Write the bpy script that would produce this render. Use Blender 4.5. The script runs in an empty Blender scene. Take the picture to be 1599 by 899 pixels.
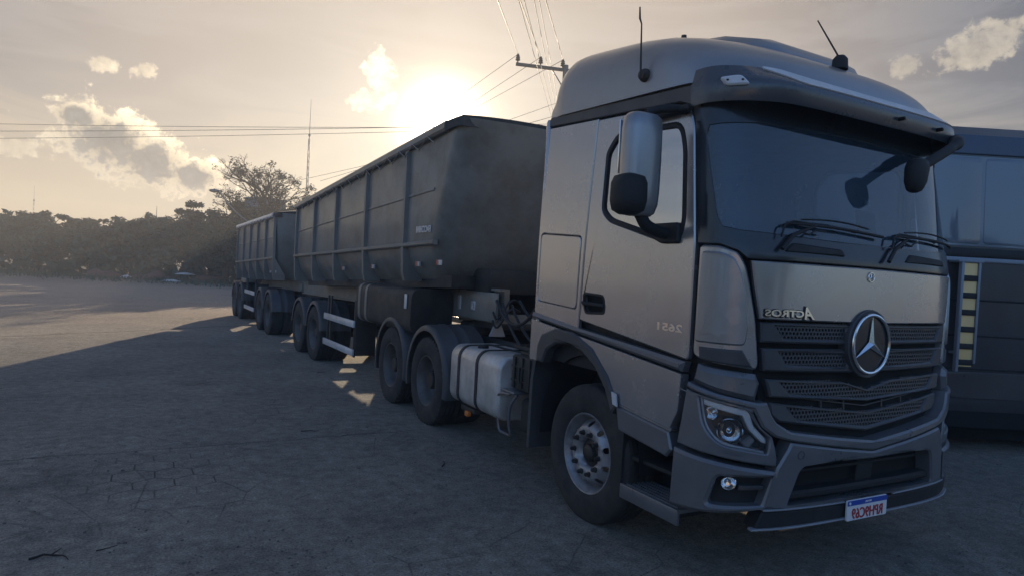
import bpy, bmesh, math, random
from mathutils import Vector, Matrix
from mathutils.geometry import tessellate_polygon
from bisect import bisect_left
R_ = math.radians
random.seed(7)
SC = bpy.context.scene
COL = SC.collection

# ------------------------------------------------------------------ camera
F_PX, YAW, PITCH, ROLL = 1038.25, 28.683, -1.09, 3.139
CAM = Vector((-4.2051, -2.7098, 1.8412))
def cam_axes():
    y, p, r = R_(YAW), R_(PITCH), R_(ROLL)
    f = Vector((math.sin(y)*math.cos(p), math.cos(y)*math.cos(p), math.sin(p)))
    right = f.cross(Vector((0, 0, 1))).normalized()
    up = right.cross(f)
    return right*math.cos(r)+up*math.sin(r), up*math.cos(r)-right*math.sin(r), f
CR, CU, CF = cam_axes()
cam_d = bpy.data.cameras.new('camera')
cam = bpy.data.objects.new('camera', cam_d)
COL.objects.link(cam)
cam.matrix_world = Matrix(((CR.x, CU.x, -CF.x, CAM.x), (CR.y, CU.y, -CF.y, CAM.y), (CR.z, CU.z, -CF.z, CAM.z), (0, 0, 0, 1)))
cam_d.sensor_width = 36.0
cam_d.lens = F_PX/1599*36.0
cam_d.clip_start = 0.05
cam_d.clip_end = 3000
SC.camera = cam

# ------------------------------------------------------------------ light
SUN_AZ, SUN_EL = 22.0, 12.2
SUN_DIR = Vector((math.sin(R_(SUN_AZ))*math.cos(R_(SUN_EL)), math.cos(R_(SUN_AZ))*math.cos(R_(SUN_EL)), math.sin(R_(SUN_EL))))
SC.view_settings.view_transform = 'Standard'
SC.view_settings.look = 'None'
SC.view_settings.gamma = 1.0
SC.view_settings.use_curve_mapping = False
SC.view_settings.exposure = 0.70
sl_ = bpy.data.lights.new('sun', 'SUN')
sl_.energy = 5.0
sl_.angle = R_(0.5)
sl_.color = (1.0, 0.80, 0.56)
so_ = bpy.data.objects.new('sun', sl_)
COL.objects.link(so_)
so_.location = (40, 90, 60)
so_.rotation_euler = SUN_DIR.to_track_quat('Z', 'Y').to_euler()

W = bpy.data.worlds.new('World')
SC.world = W
W.use_nodes = True
SC.cycles.volume_bounces = 0
SC.cycles.max_bounces = 8
def build_world():
    nt = W.node_tree
    N, L = nt.nodes, nt.links
    N.clear()
    def nd(t, **k):
        n = N.new(t)
        for a, b in k.items(): setattr(n, a, b)
        return n
    def val(s, x):
        if hasattr(x, 'links'): L.new(x, s)
        else: s.default_value = x
    def m(op, a, b=None, c=None, clamp=False):
        n = nd('ShaderNodeMath', operation=op, use_clamp=clamp)
        val(n.inputs[0], a)
        if b is not None: val(n.inputs[1], b)
        if c is not None: val(n.inputs[2], c)
        return n.outputs[0]
    def vm(op, a, b=None):
        n = nd('ShaderNodeVectorMath', operation=op)
        val(n.inputs[0], a)
        if b is not None: val(n.inputs[1], b)
        return n.outputs[1 if op in ('DOT_PRODUCT', 'LENGTH') else 0]
    def mix(f, a, b, mode='MIX'):
        n = nd('ShaderNodeMix', data_type='RGBA', blend_type=mode)
        val(n.inputs[0], f); val(n.inputs[6], a); val(n.inputs[7], b)
        return n.outputs[2]
    def ss(x, lo, hi):
        n = nd('ShaderNodeMapRange', interpolation_type='SMOOTHSTEP')
        val(n.inputs[0], x); n.inputs[1].default_value = lo; n.inputs[2].default_value = hi
        return n.outputs[0]
    def noise(v, scale, det=5, rough=.55, dist=0.0):
        n = nd('ShaderNodeTexNoise')
        L.new(v, n.inputs['Vector']); n.inputs['Scale'].default_value = scale
        n.inputs['Detail'].default_value = det; n.inputs['Roughness'].default_value = rough
        n.inputs['Distortion'].default_value = dist
        return n.outputs[0]
    sky = nd('ShaderNodeTexSky', sky_type='NISHITA', sun_disc=False)
    sky.sun_elevation = R_(SUN_EL); sky.sun_rotation = R_(SUN_AZ)
    sky.dust_density = 1.6; sky.air_density = 1.0; sky.ozone_density = 3.0
    d = vm('NORMALIZE', nd('ShaderNodeTexCoord').outputs['Generated'])
    sep = nd('ShaderNodeSeparateXYZ'); L.new(d, sep.inputs[0])
    X, Y, Z = sep.outputs
    cosang = vm('DOT_PRODUCT', d, tuple(SUN_DIR))
    base = mix(1.0, sky.outputs[0], (0.120, 0.146, 0.178, 1), 'MULTIPLY')
    # a thin high veil of cloud over the western half, warm near the sun and the horizon
    veil_amt = ss(cosang, 0.15, 0.72)
    stretched = nd('ShaderNodeMapping'); L.new(d, stretched.inputs[0])
    stretched.inputs['Scale'].default_value = (1.0, 1.0, 5.0)
    stretched.inputs['Rotation'].default_value = (0.0, 0.10, 0.0)
    streak = noise(stretched.outputs[0], 3.2, 7, .6, .8)
    streak2 = ss(streak, .42, .60)
    hi = ss(Z, 0.02, 0.27)
    veil = mix(hi, (0.47, 0.33, 0.145, 1), (0.092, 0.097, 0.108, 1))
    veil = mix(m('MULTIPLY', streak2, m('MULTIPLY_ADD', hi, .80, .18)), veil, (0.032, 0.038, 0.050, 1))
    warm = ss(cosang, .72, .995)
    veil = mix(m('MULTIPLY', warm, .55), veil, (0.62, 0.46, 0.30, 1))
    col = mix(m('MULTIPLY', veil_amt, .93), base, veil)
    # aureole
    glow1 = m('POWER', m('MAXIMUM', cosang, 0.0), 110.0)
    glow2 = m('POWER', m('MAXIMUM', cosang, 0.0), 1150.0)
    gcol = mix(glow2, (1.0, .72, .40, 1), (1.0, .93, .78, 1))
    gn = nd('ShaderNodeVectorMath', operation='SCALE'); L.new(gcol, gn.inputs[0])
    L.new(m('ADD', m('MULTIPLY', glow1, .20), m('MULTIPLY', glow2, 5.5)), gn.inputs[3])
    # cumulus clouds: (direction, radii az/el, rotation) patches filled with billowing noise
    def cloud_patch(c, ra, rb, tilt, wob=.6):
        c = Vector(c).normalized()
        e = c.cross(Vector((0, 0, 1))).normalized(); u = e.cross(c)
        ct, st = math.cos(tilt), math.sin(tilt)
        e2 = e*ct+u*st; u2 = u*ct-e*st
        a = m('DIVIDE', vm('DOT_PRODUCT', d, tuple(e2)), ra)
        b = m('DIVIDE', vm('DOT_PRODUCT', d, tuple(u2)), rb)
        r = m('SQRT', m('ADD', m('MULTIPLY', a, a), m('MULTIPLY', b, b)))
        front = ss(vm('DOT_PRODUCT', d, tuple(c)), .8, .9)
        return m('MAXIMUM', m('SUBTRACT', m('SUBTRACT', 1.0, r), m('MULTIPLY', m('SUBTRACT', 1.0, front), 9.0)), -2.0), b
    big = noise(d, 34.0, 9, .60, .25)
    big2 = noise(d, 95.0, 8, .62, .3)
    nz = m('ADD', m('MULTIPLY', m('SUBTRACT', big, .5), 3.4), m('MULTIPLY', m('SUBTRACT', big2, .5), 2.4))
    total = None; shade = None
    for (c, ra, rb, t, strength) in (
            ((-.045, .990, .142), .085, .050, -.35, 1.0), ((-.005, .9935, .125), .085, .048, -.15, 1.0), ((.045, .9935, .112), .065, .032, -.05, 1.0), ((-.085, .985, .168), .040, .024, -.2, .9),
            ((.000, .990, .106), .085, .0085, .0, .9),
            ((-.060, .971, .232), .022, .012, 0, .45), ((-.015, .9725, .233), .020, .012, .3, .4), ((-.079, .981, .179), .030, .010, -.2, .5),
            ((-.145, .983, .120), .030, .014, .1, .5), ((.276, .924, .270), .026, .040, .2, .55), ((.262, .93, .235), .035, .020, .2, .5),
            ((.845, .437, .300), .060, .028, .35, .32), ((.81, .50, .285), .026, .016, .2, .25)):
        msk, b = cloud_patch(c, ra, rb, t)
        f = m('MULTIPLY', ss(m('ADD', m('MULTIPLY', msk, 1.5), m('MULTIPLY', nz, .75)), .10, .62), min(1.0, strength*1.1))
        th = m('MULTIPLY', ss(m('ADD', m('SUBTRACT', m('MULTIPLY', msk, 1.25), m('MULTIPLY', b, .28)), m('MULTIPLY', nz, .55)), .34, .95), 1.0 if strength > .8 else 0.0)
        total = f if total is None else m('MAXIMUM', total, f)
        shade = th if shade is None else m('MAXIMUM', shade, th)
    lum = mix(ss(cosang, .86, .99), (.66, .56, .40, 1), (1.35, 1.08, .70, 1))
    cloud = mix(shade, lum, (.17, .16, .145, 1))
    cn = nd('ShaderNodeVectorMath', operation='SCALE'); L.new(cloud, cn.inputs[0]); L.new(m('MULTIPLY_ADD', nz, .55, 1.0), cn.inputs[3])
    cloud = cn.outputs[0]
    col = mix(m('MULTIPLY', total, .92), col, cloud)
    add = nd('ShaderNodeVectorMath', operation='ADD'); L.new(col, add.inputs[0]); L.new(gn.outputs[0], add.inputs[1])
    bg = nd('ShaderNodeBackground'); L.new(add.outputs[0], bg.inputs[0]); bg.inputs[1].default_value = 1.0
    out = nd('ShaderNodeOutputWorld'); L.new(bg.outputs[0], out.inputs[0])
build_world()

# ------------------------------------------------------------------ materials
def mat(name, color, rough=.6, metal=0.0, var=.12, vscale=6.0, bump=0.0, bscale=60.0, coat=0.0, dirt=None, dirt_amt=0.0, dirt_scale=2.5, spec=.5, rvar=.1):
    m = bpy.data.materials.new(name); m.use_nodes = True
    nt = m.node_tree; N, L = nt.nodes, nt.links
    b = N['Principled BSDF']
    tc = N.new('ShaderNodeTexCoord')
    n1 = N.new('ShaderNodeTexNoise'); n1.inputs['Scale'].default_value = vscale; n1.inputs['Detail'].default_value = 6; n1.inputs['Roughness'].default_value = .6
    L.new(tc.outputs['Object'], n1.inputs['Vector'])
    mr = N.new('ShaderNodeMapRange'); L.new(n1.outputs[0], mr.inputs[0])
    mr.inputs[1].default_value = .3; mr.inputs[2].default_value = .7; mr.inputs[3].default_value = 1-var; mr.inputs[4].default_value = 1+var
    sc = N.new('ShaderNodeVectorMath'); sc.operation = 'SCALE'; sc.inputs[0].default_value = color[:3]; L.new(mr.outputs[0], sc.inputs[3])
    csock = sc.outputs[0]
    if dirt:
        n2 = N.new('ShaderNodeTexNoise'); n2.inputs['Scale'].default_value = dirt_scale; n2.inputs['Detail'].default_value = 8; n2.inputs['Roughness'].default_value = .7
        L.new(tc.outputs['Object'], n2.inputs['Vector'])
        m2 = N.new('ShaderNodeMapRange'); L.new(n2.outputs[0], m2.inputs[0]); m2.inputs[1].default_value = .42; m2.inputs[2].default_value = .72; m2.inputs[4].default_value = dirt_amt
        mx = N.new('ShaderNodeMix'); mx.data_type = 'RGBA'; L.new(m2.outputs[0], mx.inputs[0]); L.new(csock, mx.inputs[6]); mx.inputs[7].default_value = (*dirt, 1)
        csock = mx.outputs[2]
    L.new(csock, b.inputs['Base Color'])
    b.inputs['Metallic'].default_value = metal
    rr = N.new('ShaderNodeMapRange'); L.new(n1.outputs[0], rr.inputs[0]); rr.inputs[1].default_value = .3; rr.inputs[2].default_value = .7
    rr.inputs[3].default_value = max(.02, rough-rvar); rr.inputs[4].default_value = min(1, rough+rvar); L.new(rr.outputs[0], b.inputs['Roughness'])
    b.inputs['Specular IOR Level'].default_value = spec
    b.inputs['Coat Weight'].default_value = coat; b.inputs['Coat Roughness'].default_value = .06
    if bump:
        n3 = N.new('ShaderNodeTexNoise'); n3.inputs['Scale'].default_value = bscale; n3.inputs['Detail'].default_value = 5; L.new(tc.outputs['Object'], n3.inputs['Vector'])
        bp = N.new('ShaderNodeBump'); bp.inputs['Strength'].default_value = bump; bp.inputs['Distance'].default_value = .02; L.new(n3.outputs[0], bp.inputs['Height']); L.new(bp.outputs[0], b.inputs['Normal'])
    return m
DUST = (.17, .14, .11)
M = dict(
    paint=mat('grey_metallic_paint', (.36, .355, .36), .25, .62, .04, 3, coat=.9, dirt=DUST, dirt_scale=.8, dirt_amt=.05, rvar=.06),
    roofp=mat('grey_roof_paint', (.29, .295, .30), .33, .55, .05, 3, coat=.4, dirt=DUST, dirt_amt=.2, rvar=.05),
    bluegrey=mat('satin_grey_plastic', (.165, .168, .178), .34, .35, .06, 4, coat=.1, dirt=DUST, dirt_amt=.2),
    visor=mat('dark_visor_plastic', (.058, .064, .074), .30, .1, .04, 3, coat=.3),
    dplastic=mat('dark_grey_plastic', (.048, .050, .054), .52, 0, .12, 8, dirt=DUST, dirt_amt=.25, bump=.02, bscale=200),
    slat=mat('grille_grey_plastic', (.056, .060, .067), .42, 0, .08, 8, dirt=DUST, dirt_amt=.15),
    black=mat('black_gloss_panel', (.024, .028, .034), .18, 0, .05, 3, dirt=(.10, .09, .08), dirt_amt=.06, rvar=.05),
    matte=mat('matt_black_plastic', (.014, .014, .015), .7, 0, .2, 8),
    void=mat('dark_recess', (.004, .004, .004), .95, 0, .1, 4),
    chrome=mat('chrome', (.75, .76, .78), .14, 1.0, .03, 5, rvar=.05),
    lip=mat('pale_bumper_edge', (.30, .31, .33), .4, .2, .08, 5),
    tyre=mat('tyre_rubber', (.022, .021, .021), .85, 0, .25, 9, dirt=(.10, .088, .072), dirt_amt=.45, dirt_scale=5, bump=.15, bscale=50),
    steel=mat('silver_wheel_disc', (.36, .36, .37), .45, .55, .15, 8, dirt=(.08, .06, .045), dirt_amt=.55, dirt_scale=9),
    dsteel=mat('dirty_wheel_steel', (.13, .125, .12), .6, .3, .2, 8, dirt=(.07, .05, .04), dirt_amt=.6, dirt_scale=6),
    hub=mat('greasy_hub', (.035, .032, .03), .5, .3, .3, 12),
    alu=mat('brushed_tank_aluminium', (.62, .59, .55), .38, .40, .10, 3, dirt=(.20, .18, .15), dirt_amt=.55, dirt_scale=4, rvar=.12),
    strap=mat('black_strap', (.018, .018, .02), .6, 0, .2, 10),
    chassis=mat('chassis_black', (.026, .025, .024), .65, .1, .3, 6, dirt=(.10, .085, .07), dirt_amt=.5),
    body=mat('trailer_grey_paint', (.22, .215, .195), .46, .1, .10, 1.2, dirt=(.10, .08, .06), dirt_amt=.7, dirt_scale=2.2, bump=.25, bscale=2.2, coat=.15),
    rail=mat('trailer_rail_paint', (.20, .19, .17), .5, .1, .15, 3, dirt=DUST, dirt_amt=.4),
    tarp=mat('dark_tarpaulin', (.045, .043, .04), .75, 0, .2, 2, bump=.35, bscale=5, dirt=DUST, dirt_amt=.4),
    plate=mat('plate_white', (.72, .72, .72), .35, 0, .05, 8),
    blue=mat('plate_blue', (.02, .07, .36), .4, 0, .05, 8),
    red=mat('plate_red', (.38, .03, .04), .5, 0, .05, 8),
    white=mat('white_plastic', (.62, .62, .62), .45, 0, .1, 8, dirt=DUST, dirt_amt=.2),
    refw=mat('reflective_white', (.62, .63, .64), .35, .2, .1, 20, dirt=DUST, dirt_amt=.35),
    redr=mat('reflective_red', (.45, .05, .04), .4, 0, .1, 20),
    green=mat('green_mark', (.03, .22, .15), .5, 0, .1, 20),
    amber=mat('amber_lens', (.60, .17, .03), .3, 0, .1, 20),
    led=mat('headlight_strip', (.92, .93, .95), .25, .1, .02, 8),
    rope=mat('pale_rope', (.30, .27, .22), .9, 0, .2, 20),
    seat=mat('seat_fabric', (.05, .05, .055), .9, 0, .2, 20),
    dash=mat('dashboard_plastic', (.16, .16, .165), .7, 0, .1, 10),
    mirror=mat('mirror_glass', (.7, .72, .75), .04, 1.0, .01, 3, rvar=.01),
    bark=mat('bark', (.028, .024, .02), .95, 0, .3, 8),
    leafA=mat('leaf_dark', (.018, .058, .036), .8, 0, .35, 1.3),
    leafB=mat('leaf_mid', (.024, .068, .042), .8, 0, .35, 1.3),
    leafC=mat('leaf_olive', (.034, .072, .044), .8, 0, .35, 1.3),
    wood=mat('weathered_pole', (.12, .11, .10), .9, 0, .2, 6),
    galv=mat('galvanised_steel', (.22, .22, .22), .55, .6, .1, 6),
    ceramic=mat('insulator_glaze', (.035, .025, .02), .35, 0, .1, 6),
    wire=mat('wire', (.02, .02, .02), .6, 0, .1, 6),
    coachb=mat('coach_dark_paint', (.055, .055, .062), .35, .1, .1, 1.5, coat=.2, dirt=(.09, .08, .07), dirt_amt=.4, dirt_scale=1.2),
    coachr=mat('coach_roof_paint', (.055, .075, .115), .4, .1, .1, 1.5, dirt=(.09, .08, .07), dirt_amt=.3),
    coachl=mat('coach_trim', (.22, .25, .29), .4, .1, .1, 3),
    cream=mat('cream_daylight_panel', (.92, .64, .28), .6, 0, .08, 4),
    blockw=mat('blue_grey_wall', (.15, .19, .24), .85, 0, .1, 1),
    brick=mat('red_earth', (.17, .075, .055), .9, 0, .3, 2),
    redcar=mat('faded_red_paint', (.22, .04, .035), .4, .1, .1, 2),
)
def glass_mat(name, tint, refl_rough=.02, body=(.02, .03, .035), opaque=.35, refl=1.0):
    m = bpy.data.materials.new(name); m.use_nodes = True
    nt = m.node_tree; N, L = nt.nodes, nt.links
    for n in list(N):
        if n.type == 'BSDF_PRINCIPLED': N.remove(n)
    out = [n for n in N if n.type == 'OUTPUT_MATERIAL'][0]
    tr = N.new('ShaderNodeBsdfTransparent'); tr.inputs[0].default_value = (*tint, 1)
    df = N.new('ShaderNodeBsdfDiffuse'); df.inputs[0].default_value = (*body, 1)
    mx0 = N.new('ShaderNodeMixShader'); mx0.inputs[0].default_value = opaque; L.new(tr.outputs[0], mx0.inputs[1]); L.new(df.outputs[0], mx0.inputs[2])
    gl = N.new('ShaderNodeBsdfGlossy'); gl.inputs['Roughness'].default_value = refl_rough
    fr = N.new('ShaderNodeFresnel'); fr.inputs['IOR'].default_value = 1.55
    mm = N.new('ShaderNodeMath'); mm.operation = 'MULTIPLY_ADD'; L.new(fr.outputs[0], mm.inputs[0]); mm.inputs[1].default_value = refl; mm.inputs[2].default_value = .03
    mx = N.new('ShaderNodeMixShader'); L.new(mm.outputs[0], mx.inputs[0]); L.new(mx0.outputs[0], mx.inputs[1]); L.new(gl.outputs[0], mx.inputs[2])
    L.new(mx.outputs[0], out.inputs[0])
    return m
M['windshield'] = glass_mat('windshield_glass', (.50, .60, .68), .02, (.07, .11, .15), .34, 1.1)
M['window'] = glass_mat('window_glass', (.36, .38, .40), .02, (.06, .06, .062), .35, .5)
M['lens'] = glass_mat('headlight_lens', (.92, .94, .96), .02, (.2, .2, .2), .03)
M['coachglass'] = glass_mat('coach_window_glass', (.15, .18, .22), .06, (.15, .19, .24), .85)

# ------------------------------------------------------------------ object helpers
ORG = {}
def finish(o, label=None, cat=None, group=None, kind=None):
    if label: o['label'] = label
    if cat: o['category'] = cat
    if group: o['group'] = group
    if kind: o['kind'] = kind
    return o
def thing(name, label, cat, loc=(0, 0, 0), rotz=0, group=None, world_coords=True):
    o = bpy.data.objects.new(name, None); COL.objects.link(o)
    o.empty_display_size = .2
    o.location = loc; o.rotation_euler = (0, 0, rotz)
    ORG[o.name] = Vector(loc) if world_coords else Vector((0, 0, 0))
    return finish(o, label, cat, group)
def obj(name, bm, m, parent=None, sharp=35, label=None, smooth=True):
    """link bm as one mesh; coordinates are the root thing's building coordinates"""
    me = bpy.data.meshes.new(name)
    org = ORG.get(parent.name, Vector((0, 0, 0))) if parent else Vector((0, 0, 0))
    if org.length: bmesh.ops.translate(bm, verts=bm.verts, vec=-org)
    if smooth:
        for f in bm.faces: f.smooth = True
        for e in bm.edges:
            if len(e.link_faces) == 2:
                if e.calc_face_angle(0) > R_(sharp): e.smooth = False
            elif len(e.link_faces) > 2: e.smooth = False
    bm.to_mesh(me); bm.free()
    for mm in (m if isinstance(m, (list, tuple)) else [m]): me.materials.append(mm)
    o = bpy.data.objects.new(name, me); COL.objects.link(o)
    if parent: o.parent = parent; ORG[o.name] = org
    if label: o['label'] = label
    return o
def top(o, label, cat, group=None, kind=None): return finish(o, label, cat, group, kind)
def new(): return bmesh.new()
def copy_tree(o, parent=None):
    c = o.copy(); COL.objects.link(c)
    if parent: c.parent = parent
    for ch in [x for x in SC.objects if x.parent is o]: copy_tree(ch, c)
    return c

def box(bm, x0, x1, y0, y1, z0, z1, bev=0.0, seg=2, mi=0):
    r = bmesh.ops.create_cube(bm, size=1.0)
    vs = r['verts']
    for v in vs: v.co = Vector(((x0+x1)/2+v.co.x*(x1-x0), (y0+y1)/2+v.co.y*(y1-y0), (z0+z1)/2+v.co.z*(z1-z0)))
    fs = {f for v in vs for f in v.link_faces}
    for f in fs: f.material_index = mi
    if bev:
        es = list({e for v in vs for e in v.link_edges})
        bmesh.ops.bevel(bm, geom=es, offset=bev, segments=seg, profile=.5, affect='EDGES', clamp_overlap=True)
    return vs
def tube(bm, pts, r, seg=8, cap=True, mi=0):
    pts = [Vector(p) for p in pts]; rings = []
    rr = r if isinstance(r, (list, tuple)) else [r]*len(pts)
    up = Vector((0, 0, 1)); prev = None
    for i, p in enumerate(pts):
        d = (pts[min(i+1, len(pts)-1)]-pts[max(i-1, 0)]).normalized()
        if prev is None:
            a = d.cross(up)
            if a.length < .05: a = d.cross(Vector((1, 0, 0)))
            a.normalize()
        else:
            a = prev-d*prev.dot(d)
            a.normalize()
        prev = a; b = d.cross(a)
        rings.append([bm.verts.new(p+(a*math.cos(t)+b*math.sin(t))*rr[i]) for t in [2*math.pi*k/seg for k in range(seg)]])
    for i in range(len(rings)-1):
        for k in range(seg):
            f = bm.faces.new((rings[i][k], rings[i][(k+1) % seg], rings[i+1][(k+1) % seg], rings[i+1][k])); f.material_index = mi
    if cap:
        bm.faces.new(rings[0][::-1]).material_index = mi; bm.faces.new(rings[-1]).material_index = mi
def smooth_path(pts, n=6):
    P = [Vector(p) for p in pts]; out = []
    for i in range(len(P)-1):
        a, b, c, d = P[max(i-1, 0)], P[i], P[i+1], P[min(i+2, len(P)-1)]
        for k in range(n):
            t = k/n
            out.append(.5*((2*b)+(c-a)*t+(2*a-5*b+4*c-d)*t*t+(3*b-3*c+d-a)*t**3))
    out.append(P[-1]); return out
def lathe(bm, prof, c, axis='X', seg=32, sign=1, mi=0, close=False):
    """prof: (radius, offset along axis*sign)"""
    rings = []
    for r, h in prof:
        ring = []
        for k in range(seg):
            t = 2*math.pi*k/seg
            a, b = r*math.cos(t), r*math.sin(t)
            if axis == 'X': q = (h*sign, a, b)
            elif axis == 'Y': q = (a, h*sign, b)
            else: q = (a, b, h*sign)
            ring.append(bm.verts.new(Vector(c)+Vector(q)))
        rings.append(ring)
    for i in range(len(rings)-1):
        for k in range(seg):
            f = bm.faces.new((rings[i][k], rings[i][(k+1) % seg], rings[i+1][(k+1) % seg], rings[i+1][k])); f.material_index = mi
    if close:
        bm.faces.new(rings[0]); bm.faces.new(rings[-1][::-1])
    bmesh.ops.recalc_face_normals(bm, faces=bm.faces)
def loft(bm, rings, cap=True, closed=True, mi=0):
    V = [[bm.verts.new(q) for q in r] for r in rings]
    n = len(V[0])
    for i in range(len(V)-1):
        for k in range(n if closed else n-1):
            f = bm.faces.new((V[i][k], V[i][(k+1) % n], V[i+1][(k+1) % n], V[i+1][k])); f.material_index = mi
    if cap:
        bm.faces.new(V[0][::-1]); bm.faces.new(V[-1])
    bmesh.ops.recalc_face_normals(bm, faces=bm.faces)
    return V
def rnd(poly, r, n=4):
    """round the corners of a 2-D polygon; r a number or one per vertex"""
    out = []; N = len(poly)
    for i, p in enumerate(poly):
        rad = r[i] if isinstance(r, (list, tuple)) else r
        if rad <= 0: out.append(tuple(p)); continue
        p = Vector(p); a = Vector(poly[i-1])-p; b = Vector(poly[(i+1) % N])-p
        la, lb = a.length, b.length
        d = min(rad, la*.45, lb*.45)
        a = a/la; b = b/lb
        p0, p1 = p+a*d, p+b*d
        for k in range(n+1):
            t = k/n
            out.append(tuple((1-t)**2*p0+2*t*(1-t)*p+t*t*p1))
    return out
def circle(c, r, n=16, rz=None): return [(c[0]+r*math.cos(2*math.pi*k/n), c[1]+(rz or r)*math.sin(2*math.pi*k/n)) for k in range(n)]
def panel_bm(bm, outer, fmap, t0, t1, holes=(), bev=.006, grid=.06, mi=0):
    """a sheet cut to 2-D outline with holes, bent over fmap(a, b, offset), from offset t0 out to t1, edges bevelled"""
    tmp = bmesh.new()
    loops = [[Vector((p[0], p[1], 0)) for p in l] for l in [outer]+list(holes)]
    flat = [tmp.verts.new(v) for l in loops for v in l]
    for t in tessellate_polygon(loops):
        try: tmp.faces.new([flat[i] for i in t])
        except ValueError: pass
    bmesh.ops.recalc_face_normals(tmp, faces=tmp.faces)
    if tmp.faces and sum(f.normal.z for f in tmp.faces) < 0: bmesh.ops.reverse_faces(tmp, faces=tmp.faces)
    if bev:
        bmesh.ops.inset_region(tmp, faces=tmp.faces[:], thickness=bev, depth=0, use_even_offset=True, use_boundary=True)
        for v in tmp.verts:
            if v.is_boundary: v.co.z = -bev
    xs = [v.co.x for v in tmp.verts]; ys = [v.co.y for v in tmp.verts]
    for lo, hi, ax in ((min(xs), max(xs), 0), (min(ys), max(ys), 1)):
        k = math.ceil(lo/grid+1e-4)
        while k*grid < hi-1e-4:
            co = [0, 0, 0]; co[ax] = k*grid+.0007; no = [0, 0, 0]; no[ax] = 1
            bmesh.ops.bisect_plane(tmp, geom=tmp.verts[:]+tmp.edges[:]+tmp.faces[:], plane_co=co, plane_no=no, dist=1e-5)
            k += 1
    be = [e for e in tmp.edges if e.is_boundary]
    r = bmesh.ops.extrude_edge_only(tmp, edges=be)
    for v in r['geom']:
        if isinstance(v, bmesh.types.BMVert): v.co.z = t0-t1
    bmesh.ops.recalc_face_normals(tmp, faces=tmp.faces)
    if any(f.normal.z < -.9 for f in tmp.faces): 
        up = sum(1 for f in tmp.faces if f.normal.z > .9); dn = sum(1 for f in tmp.faces if f.normal.z < -.9)
        if dn > up: bmesh.ops.reverse_faces(tmp, faces=tmp.faces)
    idx = {}
    for v in tmp.verts: idx[v] = bm.verts.new(fmap(v.co.x, v.co.y, t1+v.co.z))
    out = []
    for f in tmp.faces:
        try: g = bm.faces.new([idx[v] for v in f.verts]); g.material_index = mi; out.append(g)
        except ValueError: pass
    tmp.free()
    return out
def panel(name, outer, m, parent, t0=0.0, t1=.02, holes=(), fmap=None, bev=.006, grid=.07, sharp=28, label=None, extra=None):
    bm = new()
    outs = outer if isinstance(outer[0][0], (list, tuple)) else [outer]
    for o_ in outs: panel_bm(bm, o_, fmap, t0, t1, holes, bev, grid)
    if extra: extra(bm)
    return obj(name, bm, m, parent, sharp, label)
def mir(poly): return [(-a, b) for a, b in poly][::-1]

# text as mesh, mirrored the way it reads in the photograph, mapped by fmap(a, b, off)
def text_bm(bm, s, fmap, ca, cb, height, width=None, t0=0.0, t1=.004, mirror=True, shear=0.0, bold=0.0, mi=0):
    cu = bpy.data.curves.new('text_outline', 'FONT'); cu.body = s; cu.size = 1.0; cu.resolution_u = 3; cu.offset = bold; cu.shear = shear
    to = bpy.data.objects.new('text_outline', cu); COL.objects.link(to)
    bpy.context.view_layer.update()
    dg = bpy.context.evaluated_depsgraph_get()
    me = bpy.data.meshes.new_from_object(to.evaluated_get(dg))
    bpy.data.objects.remove(to); bpy.data.curves.remove(cu)
    tmp = bmesh.new(); tmp.from_mesh(me); bpy.data.meshes.remove(me)
    if not tmp.verts: tmp.free(); return
    bmesh.ops.remove_doubles(tmp, verts=tmp.verts, dist=1e-4)
    x0, x1 = min(v.co.x for v in tmp.verts), max(v.co.x for v in tmp.verts)
    y0, y1 = min(v.co.y for v in tmp.verts), max(v.co.y for v in tmp.verts)
    k = height/(y1-y0); kx = k if width is None else width/(x1-x0)
    for v in tmp.verts: v.co = Vector(((v.co.x-(x0+x1)/2)*kx*(-1 if mirror else 1), (v.co.y-(y0+y1)/2)*k, 0))
    be = [e for e in tmp.edges if e.is_boundary]
    r = bmesh.ops.extrude_edge_only(tmp, edges=be)
    for g in r['geom']:
        if isinstance(g, bmesh.types.BMVert): g.co.z = t0-t1
    idx = {v: bm.verts.new(fmap(ca+v.co.x, cb+v.co.y, t1+v.co.z)) for v in tmp.verts}
    for f in tmp.faces:
        try: bm.faces.new([idx[v] for v in f.verts]).material_index = mi
        except ValueError: pass
    tmp.free()
    bmesh.ops.recalc_face_normals(bm, faces=bm.faces)


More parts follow.
